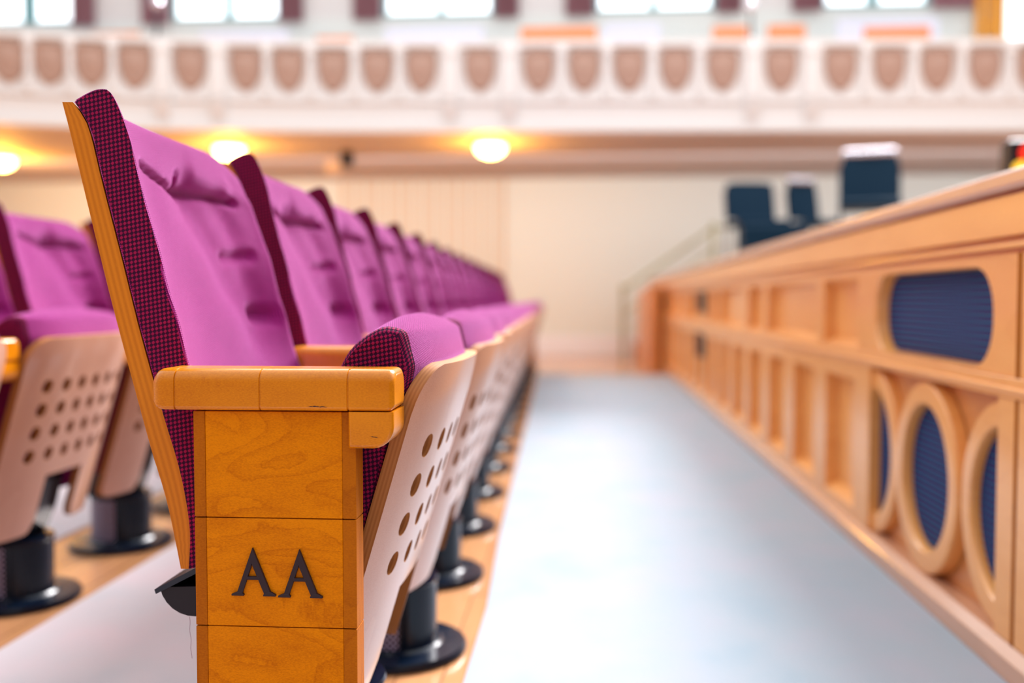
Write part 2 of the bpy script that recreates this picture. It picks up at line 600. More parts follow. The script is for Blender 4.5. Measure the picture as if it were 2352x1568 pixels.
def back_cushion():
    """upholstered pad: hollowed front with creases, standing side walls"""
    bm = bmesh.new()
    uvl = bm.loops.layers.uv.new('UVMap')
    nf = 110
    fr = resample([(x - X0, z) for x, z in CUSH], nf)
    nb = 40
    bk = resample([(x - X0 + 0.0006, z) for x, z in FRONT], nb)[::-1]
    nv = 64
    rr = random.Random(3)
    ph = [rr.uniform(0, 6.28) for _ in range(8)]
    L = [0.0]
    allp = list(fr) + list(bk)
    for a, b in zip(allp, allp[1:] + allp[:1]):
        L.append(L[-1] + (b - a).length)
    rings, us = [], []
    vlist = [-1.0, -0.994, -0.982, -0.965] + [-0.94 + 1.88 * i / (nv - 1) for i in range(nv)] + [0.965, 0.982, 0.994, 1.0]
    for v in vlist:
        # sink of the sitting surface, and lower crown towards the middle and the far corner
        edge = (1 - abs(v))
        near = v < 0
        sink = 0.012 * (1 - abs(v) ** 6) + 0.038 * (1 - v * v)
        if edge < 0.035:
            q = 1 - edge / 0.035
            sink += 0.005 * q * q if near else 0.010 * q * q
        a = min(1, (v + 1) / 0.16)
        dip = -0.026 * (a * a * (3 - 2 * a))
        if v > 0.45:
            dip -= 0.030 * ((v - 0.45) / 0.55) ** 2.2
        ring = []
        for k, p in enumerate(fr):
            t = k / (nf - 1)
            z = p.y
            # weight: 1 on the sitting surface, 0 on the top back edge
            w = 1.0 if t < 0.80 else max(0, 1 - (t - 0.80) / 0.2)
            w *= min(1, t / 0.06)
            y = v * HW
            d = sink
            # creases
            d += 0.0112 * seg_valley(v, z * 3, (-0.62, 2.83), (-0.20, 2.76), 0.020)
            d += 0.0135 * seg_valley(v, z * 3, (-0.20, 2.76), (0.05, 2.72), 0.024)
            d += 0.0150 * seg_valley(v, z * 3, (0.02, 2.735), (0.78, 2.76), 0.026)
            d += 0.0090 * seg_valley(v, z * 3, (0.02, 2.735), (0.00, 2.85), 0.020)
            d += 0.0100 * seg_valley(v, z * 3, (0.50, 2.41), (0.82, 2.43), 0.030)
            d += 0.0165 * seg_valley(v, z * 3, (0.70, 2.13), (0.90, 2.12), 0.040)
            d += 0.0130 * seg_valley(v, z * 3, (0.16, 2.66), (0.62, 2.10), 0.17)
            d += 0.0080 * seg_valley(v, z * 3, (0.60, 2.66), (0.66, 2.56), 0.12)
            d += 0.0080 * seg_valley(v, z * 3, (0.70, 2.34), (0.80, 2.15), 0.12)
            d -= 0.0090 * seg_valley(v, z * 3, (-0.3, 2.60), (0.25, 2.05), 0.22)
            d -= 0.0105 * seg_valley(v, z * 3, (0.25, 2.88), (0.65, 2.86), 0.10)
            d += 0.0010 * math.sin(5 * v + 9 * z + ph[0]) + 0.0005 * math.sin(12 * v - 16 * z + ph[1])
            fade = min(1, edge / 0.05)
            d = sink + (d - sink) * fade
            zt = 0 if z < 0.80 else min(1, (z - 0.80) / 0.17)
            ring.append((p.x - d * w, y, z + dip * zt ** 1.5))
        for p in bk:
            z = p.y
            zt = 0 if z < 0.80 else min(1, (z - 0.80) / 0.17)
            ring.append((p.x - 0.020 * (1 - v * v), v * HW, z + dip * zt ** 1.5 * 0.35))
        if abs(v) == 1.0:
            cx = sum(p[0] for p in ring) / len(ring)
            ring = [(p[0] + (0.0016 if p[0] < cx else -0.0016), p[1], p[2] - (0.0012 if p[2] > 0.95 else 0)) for p in ring]
        rings.append(ring)
        us.append(v * HW)
    V = loft(bm, rings, True, uvl, us, L, 0)
    nA = len(fr)
    for g, flip in ((V[0], False), (V[-1], True)):
        # side wall: strips between the front line and the back line
        ns = 40
        idxF = [round(i * (nA - 1) / (ns - 1)) for i in range(ns)]
        prevF = idxF[0]
        poly = g if not flip else g[::-1]
        fc = bm.faces.new(poly)
        fc.material_index = 1
        for lp in fc.loops:
            lp[uvl].uv = (lp.vert.co.x, lp.vert.co.z)
    bmesh.ops.recalc_face_normals(bm, faces=bm.faces[:])
    caps = [f for f in bm.faces if len(f.verts) > 20]
    bmesh.ops.triangulate(bm, faces=caps)
    return bm


SLOPE = 0.298


def shell_x(v, z):
    """outer face of the tipped-up seat shell"""
    b = 0.036 * (1 - abs(v) ** 3)
    x = -0.2163 - SLOPE * (0.5905 - z) + b
    if z > 0.60:
        x -= 0.35 * (z - 0.60) ** 1.5
    return x - X0


def seat_shell():
    bm = bmesh.new()
    uvl = bm.loops.layers.uv.new('UVMap')
    T = 0.018
    verts = {}

    def key(v, z):
        return (round(v, 5), round(z, 5))

    def vert(y, z):
        k = key(y, z)
        if k not in verts:
            v = y / HW
            x = shell_x(v, z)
            o = bm.verts.new((x, y, z))
            inn = bm.verts.new((x - T * 0.958, y, z + T * 0.286 * 0.4))
            verts[k] = (o, inn)
        return verts[k]
    quads = []

    def quad(pts):
        quads.append([vert(*p) for p in pts])
    ys = [-0.235, -0.2325, -0.228, -0.222, -0.213, -0.204, -0.195]
    cellw = 0.065
    for c in range(6):
        for s in range(1, 5):
            ys.append(-0.195 + cellw * c + cellw * s / 4)
    ys += [0.204, 0.213, 0.222, 0.228, 0.2325, 0.235]
    ys = [round(y, 6) for y in ys]
    zc = [0.378, 0.4317, 0.4853, 0.539]
    ch = 0.0537
    zg = []
    for r in range(4):
        for s in range(4):
            zg.append(zc[r] - ch / 2 + ch * s / 4)
    zg.append(zc[3] + ch / 2)
    ztop = 0.650
    RC = 0.062

    def top(y):
        d = abs(y) - (HW - RC)
        if d <= 0:
            return ztop
        return ztop - RC + math.sqrt(max(0, RC * RC - d * d))
    # hole field
    hole_r = 0.0155
    for r in range(4):
        for j in range(len(ys) - 1):
            y0, y1 = ys[j], ys[j + 1]
            if -0.195 - 1e-6 <= y0 and y1 <= 0.195 + 1e-6:
                continue
            for s in range(4):
                z0, z1 = zg[r * 4 + s], zg[r * 4 + s + 1]
                quad([(y0, z0), (y1, z0), (y1, z1), (y0, z1)])
        for c in range(6):
            cy = -0.195 + cellw * (c + 0.5)
            cz = zc[r]
            per = []
            j0 = ys.index(round(-0.195 + cellw * c, 6))
            yy = ys[j0:j0 + 5]
            zz = zg[r * 4:r * 4 + 5]
            per += [(yy[i], zz[0]) for i in range(4)]
            per += [(yy[4], zz[i]) for i in range(4)]
            per += [(yy[4 - i], zz[4]) for i in range(4)]
            per += [(yy[0], zz[4 - i]) for i in range(4)]
            circ, mid = [], []
            for p in per:
                a = math.atan2((p[1] - cz) / ch, (p[0] - cy) / cellw)
                q = (cy + hole_r * math.cos(a), cz + hole_r * 1.04 * math.sin(a))
                circ.append(q)
                mid.append(((q[0] + p[0]) / 2, (q[1] + p[1]) / 2))
            for i in range(16):
                k = (i + 1) % 16
                quad([per[i], per[k], mid[k], mid[i]])
                quad([mid[i], mid[k], circ[k], circ[i]])
    # top part
    rows = 8
    zb = zg[-1]
    for j in range(len(ys) - 1):
        for s in range(rows):
            def zz(y, s):
                return zb + (top(y) - zb) * s / rows
            y0, y1 = ys[j], ys[j + 1]
            quad([(y0, zz(y0, s)), (y1, zz(y1, s)), (y1, zz(y1, s + 1)), (y0, zz(y0, s + 1))])
    # bottom part: to the notch height, then two prongs
    zl = zg[0]
    zn = 0.322
    zbot = 0.185
    nz = 0.08125
    for j in range(len(ys) - 1):
        y0, y1 = ys[j], ys[j + 1]
        quad([(y0, zn), (y1, zn), (y1, zl), (y0, zl)])
        if abs((y0 + y1) / 2) > nz:
            def bot(y):
                rb = 0.03
                d = max(abs(y) - (HW - rb), (nz + rb) - abs(y) if abs(y) < nz + rb else -1)
                if d <= 0:
                    return zbot
                return zbot + rb - math.sqrt(max(0, rb * rb - min(d, rb) ** 2))
            for s in range(6):
                def zz(y, s):
                    return zn + (bot(y) - zn) * s / 6
                quad([(y0, zz(y0, s + 1)), (y1, zz(y1, s + 1)), (y1, zz(y1, s)), (y0, zz(y0, s))])
    ec = {}
    for q in quads:
        try:
            f = bm.faces.new([p[0] for p in q])
            g = bm.faces.new([p[1] for p in q][::-1])
        except ValueError:
            continue
        for i in range(4):
            a, b = q[i], q[(i + 1) % 4]
            k = (id(a), id(b))
            if (id(b), id(a)) in ec:
                del ec[(id(b), id(a))]
            else:
                ec[k] = (a, b)
    for a, b in ec.values():
        try:
            f = bm.faces.new((a[0], a[1], b[1], b[0]))
        except ValueError:
            continue
        f.material_index = 1
        ln = (a[0].co - b[0].co).length
        for lp, uv in zip(f.loops, ((0, 0), (1, 0), (1, ln * 4), (0, ln * 4))):
            lp[uvl].uv = uv
    bmesh.ops.recalc_face_normals(bm, faces=bm.faces[:])
    return bm


SC_F = [(-0.352, 0.335), (-0.318, 0.345), (-0.294, 0.39), (-0.268, 0.467), (-0.246, 0.546), (-0.2345, 0.59), (-0.215, 0.632), (-0.1870, 0.652),
        (-0.1960, 0.6737), (-0.2175, 0.689), (-0.2419, 0.6975), (-0.2602, 0.6965), (-0.2882, 0.679), (-0.3069, 0.6551), (-0.330, 0.600), (-0.350, 0.53), (-0.372, 0.45), (-0.385, 0.385), (-0.378, 0.350)]


def seat_cushion():
    bm = bmesh.new()
    uvl = bm.loops.layers.uv.new('UVMap')
    n = 90
    pr = resample([(x - X0, z) for x, z in SC_F] + [(SC_F[0][0] - X0, SC_F[0][1])], n + 1)[:-1]
    L = [0.0]
    for a, b in zip(pr, pr[1:] + pr[:1]):
        L.append(L[-1] + (b - a).length)
    vl = [-1.0, -0.993, -0.98, -0.96] + [-0.93 + 1.86 * i / 30 for i in range(31)] + [0.96, 0.98, 0.993, 1.0]
    cx, cz = -0.27 - X0, 0.55
    rings, us = [], []
    for v in vl:
        e = 1 - abs(v)
        ring = []
        ins = 0.0 if e > 0.05 else 0.006 * (1 - e / 0.05) ** 2.2
        for p in pr:
            x, z = p.x, p.y
            front = x > shell_x(0, z) - 0.036 - 0.032 and z < 0.66
            w = 1.0 if z < 0.655 else max(0.3, 1 - (z - 0.655) / 0.05)
            # follows the curved shell in front
            tx = min(1, max(0, (x - (-0.34 - X0) - (z - 0.45) * 0.30) / 0.06))
            x2 = x + 0.036 * (1 - abs(v) ** 3) * tx * (1.0 if z < 0.64 else max(0.15, 1 - (z - 0.64) / 0.045))
            z2 = z + (0.017 * (1 - v * v) * max(0, (z - 0.60) / 0.10) if z > 0.60 else 0)
            lim = shell_x(v, min(z2, 0.65)) - 0.0192
            if z2 > 0.652:
                lim -= 0.25 * (z2 - 0.652)
            if z2 > 0.33:
                x2 = min(x2, lim)
            if z2 < 0.40:
                side = min(1, max(0, (abs(v) - 0.42) / 0.12))
                dz = 0.085 * side * (0.40 - z2) / 0.06 if z2 > 0.34 else 0.085 * side
                z2 -= dz
                x2 -= dz * SLOPE
            d = Vector((x2 - cx, z2 - cz))
            if d.length > 1e-6:
                d = d.normalized() * ins
            ring.append((x2 - d.x, v * (HW - 0.003), z2 - d.y))
        rings.append(ring)
        us.append(v * HW)
    V = loft(bm, rings, True, uvl, us, L, 0)
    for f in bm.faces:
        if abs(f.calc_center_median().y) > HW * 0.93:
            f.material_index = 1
    for g, fl in ((V[0], 0), (V[-1], 1)):
        fc = bm.faces.new(g if not fl else g[::-1])
        fc.material_index = 1
        for lp in fc.loops:
            lp[uvl].uv = (lp.vert.co.x, lp.vert.co.z)
    bmesh.ops.recalc_face_normals(bm, faces=bm.faces[:])
    bmesh.ops.triangulate(bm, faces=[f for f in bm.faces if len(f.verts) > 20])
    return bm


def armrest_bm(yc, detail=True):
    """rounded wooden arm with block joints and the down-turned front block"""
    bm = bmesh.new()
    y0, y1 = yc - 0.0375, yc + 0.0375
    xs = [-0.5251, -0.4929, -0.3875, -0.2800, -0.2240]
    # body as a swept rounded-rectangle section with joints (shallow grooves)
    def section(x, inset, zlo, rtop=0.016, rbot=0.005):
        a, b = y0 + inset, y1 - inset
        zt, zb = 0.6515 - inset, zlo + inset
        pts = []
        for (cy_, cz_, r, a0) in ((b - rbot, zb + rbot, rbot, -90), (b - rtop, zt - rtop, rtop, 0), (a + rtop, zt - rtop, rtop, 90), (a + rbot, zb + rbot, rbot, 180)):
            for k in range(6):
                t = math.radians(a0 + 90 * k / 5)
                pts.append((x - X0, cy_ + r * math.cos(t), cz_ + r * math.sin(t)))
        return pts
    rings = []
    zl = 0.6015
    for t in (0, 0.15, 0.35, 0.6, 0.8, 1.0):   # rounded rear end
        ang = t * PI / 2
        rings.append(section(xs[0] + 0.018 * (1 - math.sin(ang)) * 1.0, 0.016 * (1 - math.sin(ang)) if t < 1 else 0, zl) if False else section(xs[0] + 0.018 * (1 - math.cos(ang)), 0.015 * (1 - math.sin(ang)), zl))
    for xj in xs[1:4]:
        for dx, ins in ((-0.0012, 0), (-0.0006, 0.0013), (0.0006, 0.0013), (0.0012, 0)):
            rings.append(section(xj + dx, ins, zl))
    for t in (1.0, 0.8, 0.6, 0.35, 0.15, 0):
        ang = t * PI / 2
        rings.append(section(xs[4] - 0.009 * (1 - math.cos(ang)), 0.008 * (1 - math.sin(ang)), zl))
    V = [[bm.verts.new(p) for p in r] for r in rings]
    n = len(V[0])
    for i in range(len(V) - 1):
        for j in range(n):
            k = (j + 1) % n
            bm.faces.new((V[i][j], V[i][k], V[i + 1][k], V[i + 1][j]))
    bm.faces.new(V[0])
    bm.faces.new(V[-1][::-1])
    # front block under the arm
    pts = [(-0.2800 - X0, 0.6008), (-0.2800 - X0, 0.5565)]
    cxr = -0.2245 - X0
    r = 0.026
    for k in range(7):
        t = math.radians(-90 + 90 * k / 6)
        pts.append((cxr - r + r * math.cos(t), 0.5565 + r + r * math.sin(t)))
    pts.append((cxr, 0.6008))
    fs = prism(bm, pts, 'y', y0, y1)
    es = [e for f in fs[:2] for e in f.edges if not (abs(e.verts[0].co.z - 0.6008) < 1e-5 and abs(e.verts[1].co.z - 0.6008) < 1e-5)]
    bmesh.ops.bevel(bm, geom=es, offset=0.005, segments=3, profile=0.5, affect='EDGES')
    bmesh.ops.recalc_face_normals(bm, faces=bm.faces[:])
    return bm


def side_panel_parts(parent, yo, thick=0.037, letters=True, face=-1):
    """solid end panel: veneered centre boards between two darker upright strips, V-joints"""
    ya, yb = yo, yo + thick
    xl, xr = -0.4741, -0.2725
    s1, s2 = -0.4593, -0.2895
    joints = [0.6, 0.4687, 0.3342, 0.2, 0.065, 0.0]
    bm = bmesh.new()
    for a, b in zip(joints, joints[1:]):
        box(bm, s1 - X0, s2 - X0, ya, yb, b + 0.0006, a - 0.0006, 0.0007, 1)
    build('side_panel', bm, 'wood', parent)
    for (x0, x1) in ((xl, s1), (s2, xr)):
        bm = bmesh.new()
        for a, b in zip(joints, joints[1:]):
            box(bm, x0 - X0 + 0.0001, x1 - X0 - 0.0001, ya - 0.0002, yb + 0.0002, b + 0.0006, a - 0.0006, 0.0010, 2)
        ob = build('edge_strip', bm, 'wood_strip', parent)
        ob['label'] = 'darker upright wooden edge strip'
    if letters:
        for cx, sc, zb in ((-0.4015, 1.0, 0.3735), (-0.3433, 1.0, 0.3725)):
            bm = bmesh.new()
            y0, y1 = ya - 0.0042, ya - 0.0002
            hgt = 0.058
            xx = cx - X0
            # outline of a roman A in units of its height
            outer = [(-0.445, 0), (-0.445, 0.030), (-0.375, 0.048), (-0.335, 0.085), (0.005, 1.0), (0.02, 1.0), (0.375, 0.10), (0.42, 0.048), (0.50, 0.030), (0.50, 0),
                     (0.245, 0), (0.245, 0.030), (0.275, 0.055), (0.150, 0.345), (-0.145, 0.345), (-0.235, 0.095), (-0.225, 0.050), (-0.18, 0.030), (-0.18, 0)]
            inner = [(-0.120, 0.415), (0.118, 0.415), (-0.015, 0.700)]
            # split into simple pieces: left leg, right leg, bar, serifs
            pieces = [
                [(-0.345, 0.02), (-0.225, 0.02), (-0.015, 0.64), (0.03, 0.86), (0.010, 1.02)],
                [(0.265, 0.02), (0.415, 0.02), (0.012, 1.02), (-0.055, 0.80)],
                [(-0.150, 0.345), (0.180, 0.345), (0.155, 0.412), (-0.130, 0.412)],
                [(-0.445, 0), (-0.185, 0), (-0.185, 0.028), (-0.235, 0.075), (-0.335, 0.075), (-0.445, 0.032)],
                [(0.235, 0), (0.500, 0), (0.500, 0.030), (0.400, 0.085), (0.285, 0.075), (0.235, 0.030)]]
            for i, pc in enumerate(pieces):
                e = 0.00012 * i
                fs = prism(bm, [(xx + p[0] * hgt, zb + p[1] * hgt) for p in pc], 'y', y0 - e, y1)
            bmesh.ops.bevel(bm, geom=[ed for ed in bm.edges if abs(ed.verts[0].co.y - ed.verts[1].co.y) < 1e-5 and ed.verts[0].co.y < y0 + 0.001], offset=0.0004, segments=1, affect='EDGES')
            ob = build('letter', bm, 'letter', parent, smooth=False)
            ob['label'] = 'raised dark serif capital letter A'


def make_seat():
    t = empty('auditorium_seat', (0, 0, 0))
    t['category'] = 'seat'
    bs = build('backrest_shell', back_shell(), ['wood_strip', 'ply'], t, 40)
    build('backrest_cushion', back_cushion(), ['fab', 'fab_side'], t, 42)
    build('seat_shell', seat_shell(), ['shell', 'ply_dark'], t, 40)
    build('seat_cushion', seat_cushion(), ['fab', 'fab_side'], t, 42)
    # pedestal: perforated ventilation drum
    bm = bmesh.new()
    uvl = bm.loops.layers.uv.new('UVMap')
    cyl(bm, (0.01, 0), 0.084, 0.084, 0.024, 0.150, 40, 0, uvl)
    ped = build('pedestal', bm, 'perf', t)
    bm = bmesh.new()
    lathe(bm, [(0, 0.148), (0.088, 0.148), (0.090, 0.152), (0.088, 0.158), (0, 0.158)], (0.01, 0, 0), 40)
    build('pedestal_cap', bm, 'metal', ped)
    bm = bmesh.new()
    # solid front cover of the drum
    for i in range(14):
        a0, a1 = math.radians(-75 + 100 * i / 14), math.radians(-75 + 100 * (i + 1) / 14)
        q = []
        for a in (a0, a1):
            q.append((0.01 + 0.0865 * math.cos(a), 0.0865 * math.sin(a)))
        for a in (a1, a0):
            q.append((0.01 + 0.0842 * math.cos(a), 0.0842 * math.sin(a)))
        prism(bm, q, 'z', 0.022, 0.150)
    bmesh.ops.remove_doubles(bm, verts=bm.verts[:], dist=0.00005)
    build('cover_plate', bm, 'metal', ped)
    bm = bmesh.new()
    lathe(bm, [(0, 0.001), (0.146, 0.001), (0.149, 0.004), (0.149, 0.012), (0.145, 0.018), (0.100, 0.021), (0.094, 0.026), (0, 0.026)], (0.01, 0, 0), 56)
    build('base_plate', bm, 'metal', t)
    # bracket rising in the shell notch
    bm = bmesh.new()
    prism(bm, [(-0.075, 0.159), (0.050, 0.159), (0.078, 0.225), (0.098, 0.300), (0.060, 0.335), (-0.02, 0.335), (-0.06, 0.26)], 'y', -0.072, 0.072)
    bmesh.ops.bevel(bm, geom=bm.edges[:], offset=0.004, segments=2, affect='EDGES')
    build('bracket', bm, 'metal', t)
    # half-round carrying beam with lid
    bm = bmesh.new()
    cx, cz, r = -0.512 - X0, 0.362, 0.047
    pts = []
    for k in range(13):
        a = math.radians(190 + 165 * k / 12)
        pts.append((cx + r * math.cos(a), cz + r * math.sin(a) * 0.98))
    prism(bm, pts, 'y', -0.215, 0.215)
    box(bm, cx - 0.02, -0.30 - X0 - 0.115, -0.05, 0.05, 0.325, 0.35, 0.003)
    ob = build('carrier_beam', bm, 'black', t)
    bm = bmesh.new()
    p0 = (cx - 0.050, cz - 0.016)
    p1 = (cx + 0.046, cz + 0.034)
    prism(bm, [p0, p1, (p1[0] - 0.003, p1[1] + 0.007), (p0[0] - 0.002, p0[1] + 0.006)], 'y', -0.219, 0.219)
    build('beam_lid', bm, 'metal', ob)
    # link between the beam and the backrest
    for yy in (-0.16, 0.16):
        bm = bmesh.new()
        box(bm, cx - 0.006, cx + 0.030, yy - 0.02, yy + 0.02, 0.372, 0.44, 0.003)
        build('back_hinge', bm, 'metal', t)
    # armrest on the near side
    arm = build('armrest', armrest_bm(-0.275), 'wood_arm', t, 30)
    return t


ROW1_Y = 1.4625
PITCH = 0.55
ORD = ['first', 'second', 'third', 'fourth', 'fifth', 'sixth', 'seventh', 'eighth', 'ninth', 'tenth', 'eleventh', 'twelfth', 'thirteenth', 'fourteenth', 'fifteenth', 'sixteenth', 'seventeenth']


def row_off(y):
    return 0.0 if y < 2.3 else -0.018 - 0.027 * (y - 2.56)


proto = make_seat()
ARM = [c for c in proto.children if c.name.startswith('armrest')][0]
seats1, seats2 = [], []


def add_support(t, y):
    bm = bmesh.new()
    box(bm, -0.455 - X0, -0.36 - X0, y - 0.014, y + 0.014, 0.34, 0.602, 0.004)
    ob = build('arm_support', bm, 'wood_strip', t)
    return ob


# inner seats share the support of the armrest; built once on a template
template = copy_tree(proto)
sup = add_support(template, -0.275)
for k in range(17):
    y = ROW1_Y + PITCH * k
    t = proto if k == 0 else (template if k == 1 else copy_tree(template))
    t.location = (X0 + row_off(y), y, 0)
    t.rotation_euler = (0, 0, 0.022 if y > 2.4 else 0)
    seats1.append(t)
    t['category'] = 'seat'
    t['group'] = 'tip-up seats of the near row'
    if k == 0:
        t['label'] = 'nearest purple tip-up seat, with wooden end panel lettered AA'
    elif k == 16:
        t['label'] = 'magenta tip-up seat closing the far end of the lettered row'
    else:
        t['label'] = 'magenta tip-up seat, %s along the row counted from the AA end panel' % ORD[k]
for k in range(8):
    y = 1.735 + PITCH * k
    t = copy_tree(template)
    t.location = (X0 - 0.995, y, 0)
    t.rotation_euler = (0, 0, 0)
    seats2.append(t)
    t['category'] = 'seat'
    t['group'] = 'tip-up seats of the row behind'
    t['label'] = ['purple tip-up seat of the row behind, cut off by the left edge of the photo',
                  'purple tip-up seat of the row behind, showing its perforated wooden underside at the left edge',
                  'tip-up seat of the row behind, its backrest seen above the perforated seat at left',
                  'tip-up seat of the row behind, mostly hidden by the tall AA backrest'][k] if k < 4 else \
        'tip-up seat hidden behind the lettered row, %s from the near end' % ORD[k]
# end panel with the letters on the nearest seat; plain one closing the far end
side_panel_parts(seats1[0], -0.302, 0.037)
lastseat = seats1[-1]
ob = build('armrest', armrest_bm(0.275), 'wood_arm', lastseat, 30)
side_panel_parts(lastseat, 0.262, 0.037, letters=False)
# wear marks on the near armrest
arm0 = [c for c in seats1[0].children if c.name.startswith('armrest')][0]
for cx, cz, w, h_, sd in ((0.084, 0.6068, 0.0115, 0.0012, 5), (0.152, 0.5710, 0.0045, 0.0010, 8)):
    bm = bmesh.new()
    rr = random.Random(sd)
    up, dn = [], []
    for i in range(15):
        t = i / 14 * 2 - 1
        e = (1 - abs(t) ** 3)
        up.append((cx + w * t, cz - 0.0004 * t + h_ * e * rr.uniform(0.1, 1.0)))
        dn.append((cx + w * t, cz - 0.0004 * t - 0.00005 - h_ * e * rr.uniform(0.0, 0.6)))
    prism(bm, up + dn[::-1], 'y', -0.31285, -0.3122)
    build('wear_mark', bm, 'letter', arm0, smooth=False)
# loose thread
bm = bmesh.new()
pts = [(-0.1155 + 0.0006 * math.sin(i * 0.9) + 0.00014 * i, -0.222, 0.318 - 0.0035 * i) for i in range(17)]
tube(bm, pts, 0.00028, 5)
build('loose_thread', bm, 'thread', seats1[0])

# ---------------------------------------------------------------- floor, carpets
bm = bmesh.new()
box(bm, -9.5, 9.5, -2.5, 13.05, -0.06, 0.0)
build('floor', bm, 'floor', smooth=False)['kind'] = 'structure'


def strip_carpet(name, left, right, label, m='carpet'):
    bm = bmesh.new()
    ysamp = [-1.0, 0, 1, 2.0, 2.29, 3, 4, 5, 6, 7, 8, 9.0, 9.6]
    A = [bm.verts.new((left(y), y, 0.005)) for y in ysamp]
    B = [bm.verts.new((right(y), y, 0.005)) for y in ysamp]
    A0 = [bm.verts.new((left(y), y, 0.0003)) for y in ysamp]
    B0 = [bm.verts.new((right(y), y, 0.0003)) for y in ysamp]
    for i in range(len(ysamp) - 1):
        bm.faces.new((A[i], B[i], B[i + 1], A[i + 1]))
        bm.faces.new((A0[i], A[i], A[i + 1], A0[i + 1]))
        bm.faces.new((B[i], B0[i], B0[i + 1], B[i + 1]))
    for i in (0, -1):
        bm.faces.new((A0[i], B0[i], B[i], A[i]) if i == 0 else (A[i], B[i], B0[i], A0[i]))
    ob = build(name, bm, m, smooth=False)
    return tag(ob, label, 'carpet')


strip_carpet('aisle_carpet', lambda y: -0.225 + row_off(y), lambda y: 0.8105, 'wide pale blue carpet covering the aisle between the seats and the stage')
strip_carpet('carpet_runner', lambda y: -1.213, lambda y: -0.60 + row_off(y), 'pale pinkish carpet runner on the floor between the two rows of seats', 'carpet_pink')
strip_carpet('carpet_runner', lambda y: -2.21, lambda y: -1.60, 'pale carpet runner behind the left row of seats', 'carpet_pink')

# ---------------------------------------------------------------- stage
XF = 0.835
Q = 1.077


def qy(y):
    return y * Q


def qz(z):
    return 0.735 + (z - 0.735) * Q


stage = empty('stage', (0, 0, 0), 0, 'long honey-wood stage with panelled front running along the right of the aisle', 'stage')
SE = 12.25
ZT = 0.983
bm = bmesh.new()
box(bm, 0.806, 7.5, -0.6, SE + 0.03, 0.945, ZT, 0.010, 4)
build('stage_top', bm, 'slab', stage)
bm = bmesh.new()
box(bm, 0.822, 7.4, -0.6, SE, 0.858, 0.938, 0.003, 2)
box(bm, 0.840, 7.4, -0.6, SE, 0.9382, 0.9448)
build('frieze_board', bm, 'stage', stage)
bm = bmesh.new()
box(bm, 0.842, 7.4, -0.6, SE, 0.826, 0.8578, 0.003, 2)
box(bm, 0.824, 0.845, -0.6, SE, 0.834, 0.846, 0.004, 2)
build('cornice_moulding', bm, 'stage', stage)
bm = bmesh.new()
box(bm, 0.812, 0.90, -0.6, SE, 0.001, 0.046, 0.002, 1)
prism(bm, [(0.813, 0.0462), (0.90, 0.0462), (0.90, 0.062), (0.833, 0.062)], 'y', -0.6, SE)
build('plinth', bm, 'slab', stage)
bm = bmesh.new()
box(bm, 0.88, 7.4, -0.55, SE - 0.02, 0.062, 0.826)
build('stage_core', bm, 'stage_dark', stage, smooth=False)


def frame_rect(bm, y0, y1, z0, z1, oy0, oy1, oz0, oz1, xf, depth, ch, mi=0, mi_in=0):
    """face frame with one chamfered rectangular recess"""
    O = [(y0, z0), (y1, z0), (y1, z1), (y0, z1)]
    A = [(oy0, oz0), (oy1, oz0), (oy1, oz1), (oy0, oz1)]
    B = [(oy0 + 0.003, oz0 + ch), (oy1 - 0.003, oz0 + ch), (oy1 - 0.003, oz1 - ch), (oy0 + 0.003, oz1 - ch)]
    vo = [bm.verts.new((xf, *p)) for p in O]
    va = [bm.verts.new((xf, *p)) for p in A]
    vb = [bm.verts.new((xf + depth, *p)) for p in B]
    vd = [bm.verts.new((xf + depth + 0.012, *p)) for p in O]
    fs = []
    for i in range(4):
        k = (i + 1) % 4
        fs.append(bm.faces.new((vo[i], vo[k], va[k], va[i])))
        fs.append(bm.faces.new((va[i], va[k], vb[k], vb[i])))
        fs.append(bm.faces.new((vo[i], vd[i], vd[k], vo[k])))
    for f in fs:
        f.material_index = mi
    f = bm.faces.new(vb)
    f.material_index = mi_in
    fs.append(f)
    fs.append(bm.faces.new(vd[::-1]))
    bmesh.ops.recalc_face_normals(bm, faces=fs)


def outline_hole_plate(bm, outer, hole, xf, xb, inner_flare=0.0, mi=0, mj=0):
    """plate between an outer loop and a hole loop (same count), with thickness xf..xb"""
    n = len(outer)
    a = [bm.verts.new((xf, *p)) for p in outer]
    b = [bm.verts.new((xf, *p)) for p in hole]
    cxy = (sum(p[0] for p in hole) / n, sum(p[1] for p in hole) / n)
    hole2 = [(cxy[0] + (p[0] - cxy[0]) * (1 - inner_flare), cxy[1] + (p[1] - cxy[1]) * (1 - inner_flare)) for p in hole]
    b1 = [bm.verts.new((xf + 0.006, cxy[0] + (p[0] - cxy[0]) * (1 - inner_flare * 0.5), cxy[1] + (p[1] - cxy[1]) * (1 - inner_flare * 0.5))) for p in hole]
    c = [bm.verts.new((xb, *p)) for p in hole2]
    d = [bm.verts.new((xb, *p)) for p in outer]
    fs = []
    for i in range(n):
        k = (i + 1) % n
        fs.append(bm.faces.new((a[i], a[k], b[k], b[i])))
        fs.append(bm.faces.new((b[i], b[k], b1[k], b1[i])))
        f = bm.faces.new((b1[i], b1[k], c[k], c[i]))
        f.material_index = mj
        fs.append(f)
        fs.append(bm.faces.new((c[i], c[k], d[k], d[i])))
        fs.append(bm.faces.new((d[i], d[k], a[k], a[i])))
    bmesh.ops.recalc_face_normals(bm, faces=fs)


def rect_samples(angs, cy, cz, hy, hz):
    out = []
    for a in angs:
        c, s = math.cos(a), math.sin(a)
        t = 1 / max(abs(c) / hy, abs(s) / hz)
        out.append((cy + c * t, cz + s * t))
    return out


